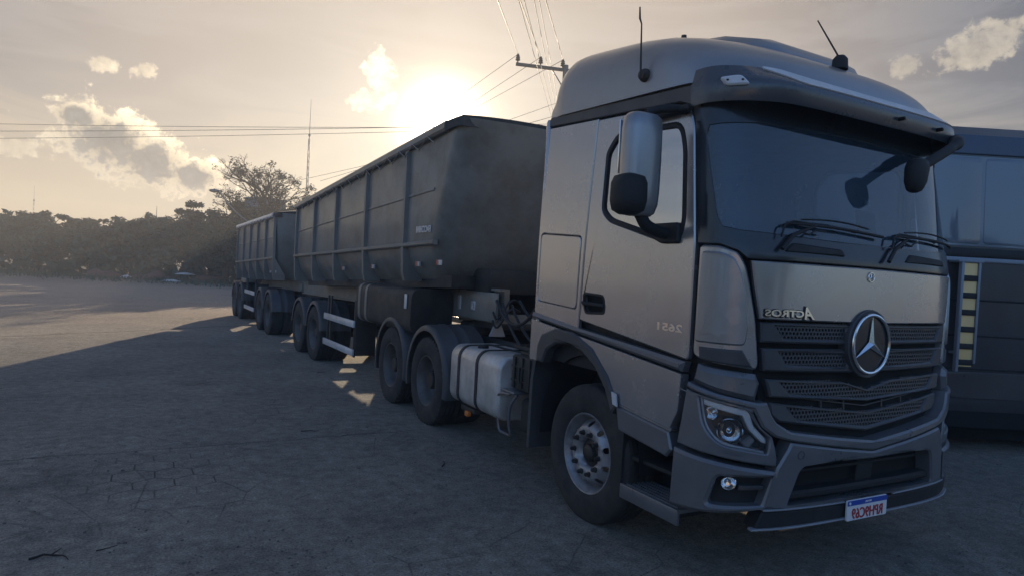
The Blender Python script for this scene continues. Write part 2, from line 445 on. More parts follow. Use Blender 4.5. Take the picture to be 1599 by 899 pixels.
# ------------------------------------------------------------------ setting: ground
def build_ground():
    bm = new()
    # one sheet, finer near the camera
    xs = sorted(set([-240, -150, -100, -60, -40] + [i*1.0 for i in range(-30, 41)] + [60, 100, 150, 240]))
    ys = sorted(set([-100, -60, -30] + [i*1.0 for i in range(-14, 46)] + [50, 56, 62, 70, 80, 100, 140, 220, 300]))
    grid = [[bm.verts.new((x, y, 0)) for x in xs] for y in ys]
    for j in range(len(ys)-1):
        for i in range(len(xs)-1): bm.faces.new((grid[j][i], grid[j][i+1], grid[j+1][i+1], grid[j+1][i]))
    m = bpy.data.materials.new('worn_yard_ground'); m.use_nodes = True
    nt = m.node_tree; N, L = nt.nodes, nt.links; b = N['Principled BSDF']
    tc = N.new('ShaderNodeTexCoord').outputs['Object']
    def noise(sc, det=8, rough=.6, vec=tc):
        n = N.new('ShaderNodeTexNoise'); n.inputs['Scale'].default_value = sc; n.inputs['Detail'].default_value = det; n.inputs['Roughness'].default_value = rough; L.new(vec, n.inputs['Vector']); return n.outputs[0]
    def mr(x, a, b_, c=0., d=1.):
        n = N.new('ShaderNodeMapRange'); L.new(x, n.inputs[0])
        for i, v in enumerate((a, b_, c, d)): n.inputs[i+1].default_value = v
        return n.outputs[0]
    def mix(f, a, c, mode='MIX'):
        n = N.new('ShaderNodeMix'); n.data_type = 'RGBA'; n.blend_type = mode
        for s, v in ((n.inputs[0], f), (n.inputs[6], a), (n.inputs[7], c)):
            if hasattr(v, 'links'): L.new(v, s)
            else: s.default_value = v
        return n.outputs[2]
    def mt(op, a, c=None, e=None):
        n = N.new('ShaderNodeMath'); n.operation = op
        for i, v in enumerate((a, c, e)):
            if v is None: continue
            if hasattr(v, 'links'): L.new(v, n.inputs[i])
            else: n.inputs[i].default_value = v
        return n.outputs[0]
    big = noise(.16, 7, .62); m3 = noise(3.2, 9, .75); stain = noise(.45, 8, .7); mid = noise(.9, 9, .68); fine = noise(9, 8, .75); grit = noise(60, 4, .7); ggrit = noise(170, 2, .6)
    sep = N.new('ShaderNodeSeparateXYZ'); L.new(tc, sep.inputs[0])
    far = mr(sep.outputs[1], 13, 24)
    col = mix(mr(big, .4, .62), (.225, .21, .18, 1), (.335, .30, .245, 1))
    col = mix(mr(mid, .42, .70, 0, .55), col, (.15, .138, .12, 1))
    col = mix(mr(m3, .50, .68, 0, .55), col, (.13, .12, .105, 1))
    col = mix(mr(m3, .28, .42, .6, 0), col, (.33, .30, .26, 1))
    col = mix(mr(stain, .60, .72, 0, .6), col, (.075, .07, .066, 1))
    col = mix(mr(mid, .30, .46, .5, 0), col, (.25, .228, .20, 1))
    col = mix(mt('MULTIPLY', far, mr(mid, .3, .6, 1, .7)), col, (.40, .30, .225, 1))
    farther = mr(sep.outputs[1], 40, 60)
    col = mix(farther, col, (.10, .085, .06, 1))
    sc = N.new('ShaderNodeVectorMath'); sc.operation = 'SCALE'; L.new(col, sc.inputs[0])
    L.new(mt('MULTIPLY', mr(fine, .3, .7, .60, 1.42), mr(grit, .3, .7, .50, 1.55)), sc.inputs[3])
    col = sc.outputs[0]
    # hexagonal pavers showing through in patches, and long cracks
    vec = N.new('ShaderNodeVectorMath'); vec.operation = 'ADD'; L.new(tc, vec.inputs[0])
    wn = N.new('ShaderNodeTexNoise'); wn.inputs['Scale'].default_value = 1.3; wn.inputs['Detail'].default_value = 6; L.new(tc, wn.inputs['Vector'])
    ws = N.new('ShaderNodeVectorMath'); ws.operation = 'SCALE'; L.new(wn.outputs[1], ws.inputs[0]); ws.inputs[3].default_value = .10
    L.new(ws.outputs[0], vec.inputs[1])
    # hex distance: max over three directions on two offset lattices
    S = .30
    def lattice(ox, oy):
        sx = N.new('ShaderNodeSeparateXYZ'); L.new(vec.outputs[0], sx.inputs[0])
        px = mt('SUBTRACT', mt('FLOORED_MODULO', mt('ADD', sx.outputs[0], ox), S), S/2)
        py = mt('SUBTRACT', mt('FLOORED_MODULO', mt('ADD', sx.outputs[1], oy), S*1.7320508), S*.8660254)
        px = mt('ABSOLUTE', px); py = mt('ABSOLUTE', py)
        return mt('MAXIMUM', px, mt('ADD', mt('MULTIPLY', px, .5), mt('MULTIPLY', py, .8660254)))
    hd = mt('MINIMUM', lattice(0, 0), lattice(S/2, S*.8660254))
    edge = mr(hd, S*.472, S*.497)
    dpt = N.new('ShaderNodeVectorMath'); dpt.operation = 'DISTANCE'; L.new(tc, dpt.inputs[0]); dpt.inputs[1].default_value = (-4.15, 3.62, 0)
    d2 = N.new('ShaderNodeVectorMath'); d2.operation = 'DISTANCE'; L.new(tc, d2.inputs[0]); d2.inputs[1].default_value = (-3.0, 5.3, 0)
    patch = mt('MAXIMUM', mr(mt('ADD', dpt.outputs['Value'], mr(mid, .3, .7, -.35, .35)), .30, .95, 1, 0), mr(mt('ADD', d2.outputs['Value'], mr(mid, .3, .7, -.5, .5)), .1, .8, .45, 0))
    hexm = mt('MULTIPLY', mt('MULTIPLY', edge, patch), mr(fine, .35, .55, .25, 1))
    col = mix(mt('MULTIPLY', hexm, .85), col, (.022, .020, .019, 1))
    # long crack y = 4.47 + wobble, x from -6 to -1
    wob = noise(1.1, 8, .7)
    def crack(y0, sl, x0, x1, wd=.014, am=.5):
        yy = mt('SUBTRACT', mt('SUBTRACT', sep.outputs[1], mt('MULTIPLY', sep.outputs[0], sl)), y0)
        yy = mt('ADD', yy, mt('MULTIPLY', mt('SUBTRACT', wob, .5), am))
        c = mr(mt('ABSOLUTE', yy), 0.0, wd, 1, 0)
        return mt('MULTIPLY', mt('MULTIPLY', c, mr(sep.outputs[0], x0, x0+.5)), mr(sep.outputs[0], x1-.6, x1, 1, 0))
    ck = mt('MAXIMUM', crack(4.50, .02, -7.5, -.9, .022), crack(18.6, .62, -16, 0, .10, 1.2))
    ck = mt('MAXIMUM', ck, crack(1.2, -.9, -4.6, -2.6, .012, 1.4))
    ck = mt('MAXIMUM', ck, crack(-.9, .25, -3.9, 1.0, .010, 1.1))
    for cr in ((6.9, -.08, -9, -1.6, .014, .9), (9.6, .12, -10, -2.2, .02, 1.2), (2.6, .30, -5.5, -2.0, .010, .8), (3.3, -.35, -4.2, -1.0, .010, .9), (-1.6, .8, -3.6, 2.5, .010, 1.0), (13.2, -.1, -14, -3, .03, 1.2)): ck = mt('MAXIMUM', ck, mt('MULTIPLY', crack(*cr), .45))
    ck = mt('MULTIPLY', ck, mr(fine, .40, .58, .2, 1))
    col = mix(mt('MULTIPLY', ck, .8), col, (.025, .022, .02, 1))
    # fine branching cracks
    vo = N.new('ShaderNodeTexVoronoi'); vo.feature = 'DISTANCE_TO_EDGE'; vo.inputs['Scale'].default_value = 1.9; L.new(vec.outputs[0], vo.inputs['Vector'])
    vc = mt('MULTIPLY', mr(vo.outputs['Distance'], 0, .018, 1, 0), mr(noise(.6, 5), .50, .62, 0, .5))
    col = mix(vc, col, (.03, .028, .027, 1))
    # pebbles
    vp = N.new('ShaderNodeTexVoronoi'); vp.inputs['Scale'].default_value = 55; L.new(tc, vp.inputs['Vector'])
    peb = mt('MULTIPLY', mr(vp.outputs['Distance'], .12, .30, 1, 0), mr(mid, .48, .60))
    col = mix(mt('MULTIPLY', peb, .35), col, (.22, .20, .18, 1))
    L.new(col, b.inputs['Base Color'])
    b.inputs['Roughness'].default_value = .92; b.inputs['Specular IOR Level'].default_value = .25
    h = mt('ADD', mt('MULTIPLY', fine, .55), mt('MULTIPLY', grit, .35))
    h = mt('ADD', h, mt('MULTIPLY', ggrit, .15)); h = mt('ADD', h, mt('MULTIPLY', m3, 1.0)); h = mt('ADD', h, mt('MULTIPLY', mid, .8)); h = mt('ADD', h, mt('MULTIPLY', peb, .25))
    h = mt('SUBTRACT', h, mt('MULTIPLY', ck, .6)); h = mt('SUBTRACT', h, mt('MULTIPLY', hexm, .5)); h = mt('SUBTRACT', h, mt('MULTIPLY', vc, .4))
    bp = N.new('ShaderNodeBump'); bp.inputs['Strength'].default_value = .9; bp.inputs['Distance'].default_value = .05; L.new(h, bp.inputs['Height']); L.new(bp.outputs[0], b.inputs['Normal'])
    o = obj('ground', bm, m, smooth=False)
    finish(o, 'worn paved yard with cracks, grit and patches of hexagonal pavers', None, None, 'structure')
build_ground()

# ------------------------------------------------------------------ the tractor's cab surface
X0 = -.05
NN, BB, W0 = 3.6, .45, 1.20
_th = [math.pi/2*i/600 for i in range(601)]
_xs = [W0*math.sin(t)**(2/NN) for t in _th]; _es = [max(0, math.cos(t))**(2/NN) for t in _th]
_sl = [0.0]
for i in range(600): _sl.append(_sl[-1]+math.hypot(_xs[i+1]-_xs[i], BB*(_es[i+1]-_es[i])))
A0 = _sl[-1]
def interp(x, xs, ys):
    if x <= xs[0]: return ys[0]
    if x >= xs[-1]: return ys[-1]
    i = bisect_left(xs, x); t = (x-xs[i-1])/(xs[i]-xs[i-1]); return ys[i-1]+t*(ys[i]-ys[i-1])
def tab(z, T): return interp(z, [a for a, b in T], [b for a, b in T])
YF = [(.35, -.02), (.9, -.06), (1.3, -.03), (1.64, -.03), (2.05, -.02), (2.25, .03), (2.9, .16), (3.2, .22)]
YS = [(.35, .42), (2.1, .38), (2.9, .46), (3.2, .5)]
WW = [(.35, 1.2), (2.1, 1.2), (3.1, 1.175)]
def MF(a, z, off=0.0):
    """front of the cab unrolled: a = distance round the front from its middle (minus = the side the photo shows)"""
    w, yf, ys = tab(z, WW), tab(z, YF), tab(z, YS); s = -1 if a < 0 else 1; u = abs(a)
    def pt(u):
        if u <= A0: return Vector((interp(u, _sl, _xs)/W0*w, ys-(ys-yf)*interp(u, _sl, _es)))
        return Vector((w, ys+u-A0))
    q = pt(u)
    if off:
        d = (pt(u+.012)-pt(max(u-.012, 0))).normalized() if u > .012 else Vector((1, 0))
        q = q+off*Vector((d.y, -d.x))
    return Vector((X0+s*q.x, q.y, z))
def MS(sign):
    return lambda y, z, off=0.0: Vector((X0+sign*(tab(z, WW)+off), y, z))
def smooth01(t): t = max(0, min(1, t)); return t*t*(3-2*t)

T = thing('tractor_truck', 'grey flat-nosed articulated truck cab and chassis with a large chrome star on the grille', 'truck', (X0, 3.0, 0))

# ---- wheels (outer face towards sign*x)
def wheel(parent, x, y, sign, kind, r=.525, z=None, tw=.285):
    z = r-.012 if z is None else z
    c = (x, y, z)
    def P(profile): return [(a, -b) for a, b in profile]     # b = distance inboard of the outer tyre face
    bm = new()
    if kind == 'steer':
        # rim barrel and lip
        lathe(bm, P([(.318, .028), (.305, .004), (.296, .006), (.286, .03), (.27, .05), (.262, .10), (.262, .24), (.30, .27)]), c, 'X', 40, sign)
        # disc with hand holes, cut as real holes
        prof = [(.0, .05), (.112, .05), (.125, .012), (.19, .008), (.215, .022), (.245, .075), (.268, .10)]
        def fm(u, v, off=0):
            rr = math.hypot(u, v); d = interp(rr, [a for a, b in prof], [b for a, b in prof])-off
            return Vector((x-sign*d, y+u, z+v))
        holes = [circle((.222*math.cos(t), .222*math.sin(t)), .023, 10) for t in [2*math.pi*(k+.5)/10 for k in range(10)]]
        panel_bm(bm, circle((0, 0), .266, 40), fm, -.012, 0, [circle((0, 0), .108, 24)]+holes, 0, .05)
    else:
        lathe(bm, P([(.318, .028), (.305, .002), (.295, .004), (.286, .03), (.272, .05), (.262, .10), (.258, .15), (.245, .165), (.225, .155), (.205, .175), (.13, .178), (.12, .16), (.115, .13)]), c, 'X', 36, sign)
    w = obj('wheel', bm, M['steel'] if kind == 'steer' else M['dsteel'], parent, 40)
    bm = new()
    prof = [(.300, .02), (.312, .004), (.345, -.010), (.40, -.016), (.455, -.012), (.495, -.002), (.512, .008), (.521, .022), (.5235, .045)]
    k = r/.5235
    tread = []
    g = [(.045, .525), (.085, .525), (.088, .512), (.096, .512), (.099, .526), (.135, .527), (.138, .513), (.147, .513), (.15, .527), (.186, .526), (.189, .512), (.197, .512), (.2, .525), (.24, .5235)]
    for hh, rr in g: tread.append((rr*k, hh*tw/.285))
    side2 = [(a*(k if a > .49 else 1), tw-b) for a, b in prof[::-1]]
    lathe(bm, P([(a*(k if a > .49 else 1), b) for a, b in prof]+tread+side2), c, 'X', 64, sign)
    if kind != 'steer':      # shoulder lugs
        for q in range(46):
            t = 2*math.pi*q/46; ct, st = math.cos(t), math.sin(t); dt = .028
            for (h0, h1) in ((.002, .07),):
                v = []
                for (hh, rr, tt) in ((h0, r-.02, -dt), (h0, r-.02, dt), (h1, r-.01, -dt), (h1, r-.01, dt), (h0+.006, r+.006, -dt), (h0+.006, r+.006, dt), (h1, r+.008, -dt), (h1, r+.008, dt)):
                    tt = tt+t+hh*.3
                    v.append(bm.verts.new((x-sign*hh, y+rr*math.cos(tt), z+rr*math.sin(tt))))
                for f in ((0, 1, 5, 4), (2, 3, 7, 6), (4, 5, 7, 6), (0, 2, 6, 4), (1, 3, 7, 5)): bm.faces.new([v[i] for i in f])
    bmesh.ops.recalc_face_normals(bm, faces=bm.faces)
    obj('tyre', bm, M['tyre'], w, 32)
    # hub and nuts
    bm = new()
    if kind == 'steer':
        lathe(bm, P([(.0, .015), (.05, .015), (.062, .022), (.07, .05), (.09, .055), (.112, .06), (.112, .12)]), c, 'X', 28, sign)
        rb, h0 = .158, .004
    else:
        lathe(bm, P([(.0, .05), (.085, .05), (.098, .062), (.102, .10), (.112, .135), (.12, .15), (.12, .19)]), c, 'X', 28, sign)
        rb, h0 = .155, .168
    hb = obj('hub', bm, M['hub'], w, 35)
    bm = new()
    for q in range(10):
        t = 2*math.pi*q/10
        lathe(bm, [(.0, -h0+.034), (.012, -h0+.034), (.015, -h0+.028), (.016, -h0+.006), (.022, -h0+.003), (.022, -h0-.006)], (x, y+rb*math.cos(t), z+rb*math.sin(t)), 'X', 6, sign)
    obj('wheel_nuts', bm, M['hub'], w, 30)
    return w
WY_F, WY_A, WY_B = 1.44, 4.81, 6.16
wheel(T, X0-1.165, WY_F, -1, 'steer'); wheel(T, X0+1.165, WY_F, 1, 'steer')
for yy in (WY_A, WY_B):
    for s in (-1, 1):
        wheel(T, X0+s*1.165, yy, s, 'drive'); wheel(T, X0+s*.85, yy, s, 'drive')

# ---- chassis
bm = new()
for s in (-1, 1):
    box(bm, X0+s*.40-.04, X0+s*.40+.04, .55, 7.0, .80, 1.06, .01)
for yy in (.6, 2.6, 4.2, 5.5, 6.9): box(bm, X0-.39, X0+.39, yy-.06, yy+.06, .84, 1.02, .01)
obj('chassis_frame', bm, M['chassis'], T)
bm = new()
for yy in (WY_F, WY_A, WY_B):
    tube(bm, [(X0-.95, yy, .50), (X0+.95, yy, .50)], .075, 12)
for yy in (WY_A, WY_B):
    lathe(bm, [(0, -.2), (.12, -.18), (.2, -.08), (.22, 0), (.2, .08), (.12, .18), (0, .2)], (X0, yy, .52), 'Y', 16)
obj('axle_beams', bm, M['chassis'], T)
bm = new()   # fifth wheel
lathe(bm, [(0, .0), (.42, .0), (.45, -.03), (.45, -.07), (0, -.07)], (X0, 5.35, 1.20), 'Z', 28)
box(bm, X0-.45, X0+.45, 5.05, 5.65, 1.05, 1.14, .02)
obj('coupling_plate', bm, M['chassis'], T)
# cross walkway behind cab, cab rear equipment
bm = new()
box(bm, X0-.75, X0+.55, 2.55, 3.4, 1.08, 1.12, .008)
for k in range(7): box(bm, X0-.75, X0+.55, 2.6+k*.11, 2.63+k*.11, 1.12, 1.135)
obj('catwalk', bm, M['chassis'], T)
bm = new()
box(bm, X0+.55, X0+1.1, 2.4, 2.9, .55, 1.5, .06); tube(bm, [(X0+.85, 2.6, 1.4), (X0+.85, 2.6, 2.9)], .07, 14)
obj('air_intake', bm, M['matte'], T)
bm = new()
pts = []
for k in range(90):
    t = k/90*2*math.pi*9
    pts.append((X0-.62+.07*math.cos(t), 2.62+.0012*k, 0)); 
def hose(x0, y0, z0, x1, y1, z1, sag, rad=.016):
    P_ = [(x0+(x1-x0)*t, y0+(y1-y0)*t, z0+(z1-z0)*t-sag*4*t*(1-t)) for t in [i/16 for i in range(17)]]
    tube(bm, P_, rad, 8)
hose(X0-.55, 2.40, 1.72, X0-.62, 3.95, 1.52, .62); hose(X0-.45, 2.40, 1.72, X0-.5, 3.95, 1.50, .52)
hose(X0-.35, 2.40, 1.75, X0-.4, 3.95, 1.55, .40); hose(X0-.78, 2.42, 1.75, X0-.80, 2.75, 1.70, .68, .02); hose(X0-.80, 2.75, 1.70, X0-.70, 3.95, 1.55, .30, .018)
obj('air_hoses', bm, M['strap'], T)

# ---- cab shell: rear wall, floor, roof lining, firewall (what the panels hang on)
bm = new()
def cabring(z, ins, yr=2.25):
    w = tab(z, WW)-ins; yf = tab(z, YF)+ins; ys = tab(z, YS)
    P_ = [(-w, yr), (-w, ys)]
    for k in range(1, 24):
        t = math.pi/2*(1-k/12.0)
        sx = math.copysign(abs(math.sin(t))**(2/NN), math.sin(t)); cy = abs(math.cos(t))**(2/NN)
        P_.append((-sx*w, ys-(ys-yf)*cy))
    P_ += [(w, ys), (w, yr)]
    return [(X0+x, y, z) for x, y in P_]
loft(bm, [cabring(z, .07) for z in (1.15, 1.42, 1.66, 2.0, 2.08)])
obj('cab_floor', bm, M['matte'], T)
bm = new()
box(bm, X0-1.19, X0+1.19, 2.2, 2.268, 1.05, 3.2, .03)
obj('cab_rear_wall', bm, M['paint'], T)
bm = new()
loft(bm, [cabring(z, .05) for z in (2.98, 3.16)])
obj('roof_lining', bm, M['matte'], T)

# ---- side of the cab
door_out = [(.452, 2.84), (.50, 2.97), (.60, 3.005), (1.0, 3.035), (1.495, 3.065), (1.53, 2.45), (1.57, 1.525), (1.0, 1.455), (.37, 1.375), (.368, 2.10)]
win_hole = rnd([(1.36, 2.79), (1.23, 2.93), (.56, 2.885), (.505, 2.71), (.465, 2.24), (.50, 2.115), (.66, 2.115), (1.27, 2.275), (1.37, 2.36)], [.05, .12, .10, .06, .06, .1, .1, .12, .05], 4)
def inset_poly(poly, d):
    cx = sum(p[0] for p in poly)/len(poly); cy = sum(p[1] for p in poly)/len(poly)
    out = []; N = len(poly)
    A = sum(poly[i][0]*poly[(i+1) % N][1]-poly[(i+1) % N][0]*poly[i][1] for i in range(N)); sg = 1 if A > 0 else -1
    for i in range(N):
        a = Vector(poly[i-1]); b_ = Vector(poly[i]); c = Vector(poly[(i+1) % N])
        e1 = (b_-a); e2 = (c-b_)
        if e1.length < 1e-6 or e2.length < 1e-6: out.append(tuple(b_)); continue
        n1 = Vector((-e1.y, e1.x)).normalized()*sg; n2 = Vector((-e2.y, e2.x)).normalized()*sg
        n = (n1+n2)
        if n.length < 1e-6: n = n1
        n.normalize(); k = d/max(.5, n.dot(n1))
        out.append(tuple(b_+n*k))
    return out
def cab_side(s):
    fm = MS(s)
    rear = [(1.505, 3.075), (2.24, 3.12), (2.262, 2.9), (2.262, 1.50), (1.59, 1.425), (1.585, 1.53), (1.54, 2.45)]
    flap = rnd([(1.605, 2.175), (2.215, 2.215), (2.225, 1.635), (1.625, 1.60)], .045)
    panel('sleeper_side', rnd(rear, [.0, .04, .02, 0, 0, 0, 0]), M['paint'], T, -.035, 0, [flap], fm, .008, .12)
    fl = panel('storage_flap', inset_poly(flap, .007), M['paint'], T, -.03, .001, (), fm, .006, .12)
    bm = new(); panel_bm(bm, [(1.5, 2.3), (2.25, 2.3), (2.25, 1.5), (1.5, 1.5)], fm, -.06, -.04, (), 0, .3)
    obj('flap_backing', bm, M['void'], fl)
    door = panel('door', rnd(door_out, [.05, .08, .05, 0, .02, 0, .02, 0, .03, 0]), M['paint'], T, -.035, .002, [win_hole, rnd([(1.535, 1.735), (1.27, 1.725), (1.245, 1.60), (1.50, 1.585)], .045)], fm, .008, .12)
    ring = panel('window_seal', win_hole, M['matte'], door, -.03, .006, [inset_poly(win_hole, .032)], fm, .004, .12)
    panel('window', inset_poly(win_hole, .024), M['window'], door, -.016, -.010, (), fm, 0, .12)
    # black corner of the window carrying the lower mirror arm
    panel('mirror_base', rnd([(.50, 2.235), (.88, 2.235), (.84, 2.18), (.66, 2.10), (.49, 2.10)], .03), M['matte'], door, -.01, .03, (), fm, .012, .12)
    # pillar between fixed and sliding pane
    bm = new(); hp = rnd([(1.53, 1.74), (1.26, 1.73), (1.235, 1.595), (1.505, 1.58)], .05)
    panel_bm(bm, hp, fm, -.05, -.035, (), 0, .1); obj('handle_recess', bm, M['void'], door)
    bm = new()
    panel_bm(bm, rnd([(1.55, 1.745), (1.26, 1.735), (1.235, 1.59), (1.51, 1.575)], .05), fm, -.01, .006, [rnd([(1.525, 1.725), (1.28, 1.715), (1.258, 1.61), (1.495, 1.595)], .04)], .004, .1)
    panel_bm(bm, rnd([(1.54, 1.675), (1.26, 1.665), (1.25, 1.64), (1.53, 1.645)], .012), fm, -.01, .022, (), .008, .1)
    obj('handle', bm, M['matte'], door)
    if s < 0:
        bm = new(); text_bm(bm, '2651', fm, .545, 1.565, .052, .235, 0, .006, False, 0, .03)
        obj('badge_number', bm, M['chrome'], door)
    # feature line below the window, gutter band
    band = [(.43, 3.105), (.95, 3.135), (1.5, 3.17), (2.2, 3.205), (2.235, 3.13), (1.5, 3.08), (1.0, 3.05), (.60, 3.02), (.50, 2.985), (.44, 2.86), (.40, 2.86)]
    panel('gutter_band', band, M['dplastic'], T, -.04, .004, (), fm, .006, .12)
    # lower side: sill below door with wheel arch
    arch = [(2.06, 1.16), (1.98, 1.27), (1.84, 1.335), (1.64, 1.35), (1.46, 1.315), (1.28, 1.22), (1.14, 1.07), (1.05, .90)]
    sill = [(2.262, 1.475), (1.60, 1.405), (.40, 1.285), (.405, 1.1), (.46, .90), (1.02, .965)]+arch[::-1]+[(2.262, 1.13)]
    sill = [(2.262, 1.475), (1.60, 1.41), (.395, 1.285), (.41, 1.05), (.475, .925), (1.03, .985), (1.14, 1.07), (1.28, 1.22), (1.46, 1.315), (1.64, 1.35), (1.84, 1.335), (1.98, 1.27), (2.06, 1.16), (2.1, 1.13), (2.262, 1.13)]
    panel('side_sill', sill, M['paint'], T, -.04, .026, (), fm, .004, .12)
    panel('sill_ledge', [(2.262, 1.535), (1.60, 1.465), (.375, 1.365), (.40, 1.30), (1.60, 1.425), (2.262, 1.492)], M['bluegrey'], T, -.04, .034, (), fm, .022, .12)
    lip = [(2.13, 1.13), (2.12, 1.27), (2.06, 1.365), (1.86, 1.43), (1.60, 1.425), (1.34, 1.33), (1.13, 1.155), (1.0, .97), (1.06, .90), (1.15, 1.06), (1.29, 1.20), (1.46, 1.29), (1.64, 1.325), (1.84, 1.31), (1.97, 1.245), (2.03, 1.13)]
    panel('wheel_arch_trim', lip, M['dplastic'], T, -.05, .045, (), fm, .014, .12)
    panel('lower_ledge', [(1.025, .965), (.48, .905), (.44, .80), (.49, .745), (.985, .80)], M['bluegrey'], T, -.10, .03, (), fm, .012, .12)
    panel('lower_ledge_side', [(1.02, .968), (.47, .908), (.455, .93), (1.05, 1.0)], M['paint'], T, -.1, .022, (), fm, .003, .12)
    # step recess
    bm = new()
    xs = X0+s*1.19; xi = X0+s*.86
    box(bm, min(xi, xs-s*.02), max(xi, xs-s*.02), .42, .98, .36, .40, .008); box(bm, min(xi, xi-s*.03), max(xi, xi-s*.03), .42, .98, .36, .95, .005)
    box(bm, min(xi, xs-s*.05), max(xi, xs-s*.05), .43, .96, .60, .63, .008)
    box(bm, min(xi, xs), max(xi, xs), .965, .985, .36, .82, .004)
    obj('step_housing', bm, M['matte'], T)
    bm = new(); box(bm, min(xs-s*.28, xs), max(xs-s*.28, xs), .40, .965, .395, .425, .008)
    for k in range(6): box(bm, min(xs-s*(.03+k*.04), xs-s*(.045+k*.04)), max(xs-s*(.03+k*.04), xs-s*(.045+k*.04)), .42, .95, .425, .435)
    box(bm, min(xs-s*.02, xs+s*.005), max(xs-s*.02, xs+s*.005), .39, .97, .33, .43, .006)
    obj('step', bm, M['galv'] if False else M['bluegrey'], T)
    # inner wheel well and rear mudguard plate
    bm = new()
    pr = [(WY_F+.66*math.cos(t)+.02, .56+.70*math.sin(t)) for t in [math.pi*(-.02+1.04*k/16) for k in range(17)]]
    V = [[bm.verts.new((X0+s*xx, y, z)) for y, z in pr] for xx in (.72, 1.17)]
    for k in range(16): bm.faces.new((V[0][k], V[0][k+1], V[1][k+1], V[1][k]))
    box(bm, min(X0+s*.70, X0+s*.73), max(X0+s*.70, X0+s*.73), .8, 2.1, .7, 1.3)
    obj('wheel_well', bm, M['matte'], T)
    bm = new()
    a0 = [(2.09, 1.25), (2.17, 1.14), (2.21, .95), (2.22, .36)]
    V = []
    for (y, z) in a0:
        V.append([bm.verts.new((X0+s*xx, y+dy, z)) for xx, dy in ((.70, 0), (1.21, 0), (1.215, .035), (.70, .035))])
    for i in range(3):
        for k in range(4): bm.faces.new((V[i][k], V[i][(k+1) % 4], V[i+1][(k+1) % 4], V[i+1][k]))
    bm.faces.new(V[0][::-1]); bm.faces.new(V[-1]); bmesh.ops.recalc_face_normals(bm, faces=bm.faces)
    obj('mud_flap', bm, M['dplastic'], T)
cab_side(-1); cab_side(1)
bm = new()   # rating sticker on the arch
panel_bm(bm, [(1.055, 1.06), (1.00, 1.05), (.985, .965), (1.035, .975)], MS(-1), .04, .05, (), 0, .1)
obj('arch_sticker', bm, M['white'], T)

# ---- front of the cab
def sym(half): return half+[(-a, z) for a, z in half[::-1] if abs(a) > 1e-6]
glass_half = [(0, 2.165), (-.40, 2.165), (-.80, 2.175), (-1.10, 2.185), (-1.215, 2.205), (-1.245, 2.26), (-1.275, 2.45), (-1.30, 2.62), (-1.322, 2.76), (-1.29, 2.825), (-.9, 2.855), (-.45, 2.87), (0, 2.875)]
glass_poly = [(a, z) for a, z in glass_half]+[(-a, z) for a, z in glass_half[::-1] if abs(a) > 0]
sur_half = [(0, 3.13), (-1.455, 3.10), (-1.46, 2.98), (-1.425, 2.10), (-1.24, 2.095), (-1.13, 2.06), (-1.07, 2.015), (0, 2.02)]
sur = sur_half+[(-a, z) for a, z in sur_half[::-1] if abs(a) > 0]
panel('windscreen_surround', sur, M['black'], T, -.04, .0, [glass_poly], MF, .005, .07)
ws = panel('windshield', inset_poly(glass_poly[::-1], -.01)[::-1] if False else glass_poly, M['windshield'], T, -.012, -.006, (), MF, 0, .07)
# apron details below the glass
bm = new()
for c in (-.55, .62):
    if c > 0: obj('washer_vent', bm, M['matte'], T); bm = new()
    panel_bm(bm, rnd([(c-.27, 2.075), (c+.26, 2.07), (c+.24, 2.115), (c-.20, 2.13)], .02), MF, -.005, .012, (), .010, .08)
obj('washer_vent', bm, M['matte'], T)
# hood panel
hood = panel('hood_panel', [(0, 2.01), (-1.045, 2.005), (-1.02, 1.86), (-.975, 1.665), (0, 1.655), (.975, 1.665), (1.02, 1.86), (1.045, 2.005)], M['paint'], T, -.03, .006, (), MF, .008, .07)
bm = new()
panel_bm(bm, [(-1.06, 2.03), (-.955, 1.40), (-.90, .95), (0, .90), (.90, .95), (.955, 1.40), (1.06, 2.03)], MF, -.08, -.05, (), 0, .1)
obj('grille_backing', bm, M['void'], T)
bm = new()
text_bm(bm, 'CTROS', MF, -.808, 1.703, .054, .305, .004, .010, True, 0, .075); text_bm(bm, 'A', MF, -.617, 1.709, .086, .10, .004, .011, True, .35, .06)
obj('lettering_outline', bm, M['matte'], hood)
bm = new()
text_bm(bm, 'CTROS', MF, -.808, 1.705, .042, .29, .004, .016, True, 0, .03)
text_bm(bm, 'A', MF, -.617, 1.710, .075, .085, .004, .018, True, .35, .02)
obj('lettering', bm, M['chrome'], hood)
def star_bm(bm, ca, cz, r, o0, o1, rin=.17):
    ctr = bm.verts.new(MF(ca, cz, o1+r*.10))
    tips = []; mids = []
    for k in range(3):
        t = math.pi/2+k*2*math.pi/3
        tips.append(bm.verts.new(MF(ca+r*math.cos(t), cz+r*math.sin(t), o1)))
        t2 = t+math.pi/3
        mids.append(bm.verts.new(MF(ca+r*rin*math.cos(t2), cz+r*rin*math.sin(t2), o1-.002)))
    for k in range(3):
        bm.faces.new((ctr, tips[k], mids[k])); bm.faces.new((ctr, mids[k-1], tips[k]))
def ring_bm(bm, ca, cz, r, tr, off, fmap=MF, n=48, m=8):
    V = []
    for k in range(n):
        t = 2*math.pi*k/n
        V.append([bm.verts.new(fmap(ca+(r+tr*math.cos(q))*math.cos(t), cz+(r+tr*math.cos(q))*math.sin(t), off+tr*.8*math.sin(q))) for q in [2*math.pi*j/m for j in range(m)]])
    for k in range(n):
        for j in range(m): bm.faces.new((V[k][j], V[(k+1) % n][j], V[(k+1) % n][(j+1) % m], V[k][(j+1) % m]))
    bmesh.ops.recalc_face_normals(bm, faces=bm.faces)
bm = new(); ring_bm(bm, -.035, 1.955, .030, .0035, .012, n=24, m=6); star_bm(bm, -.035, 1.955, .030, 0, .012, .2)
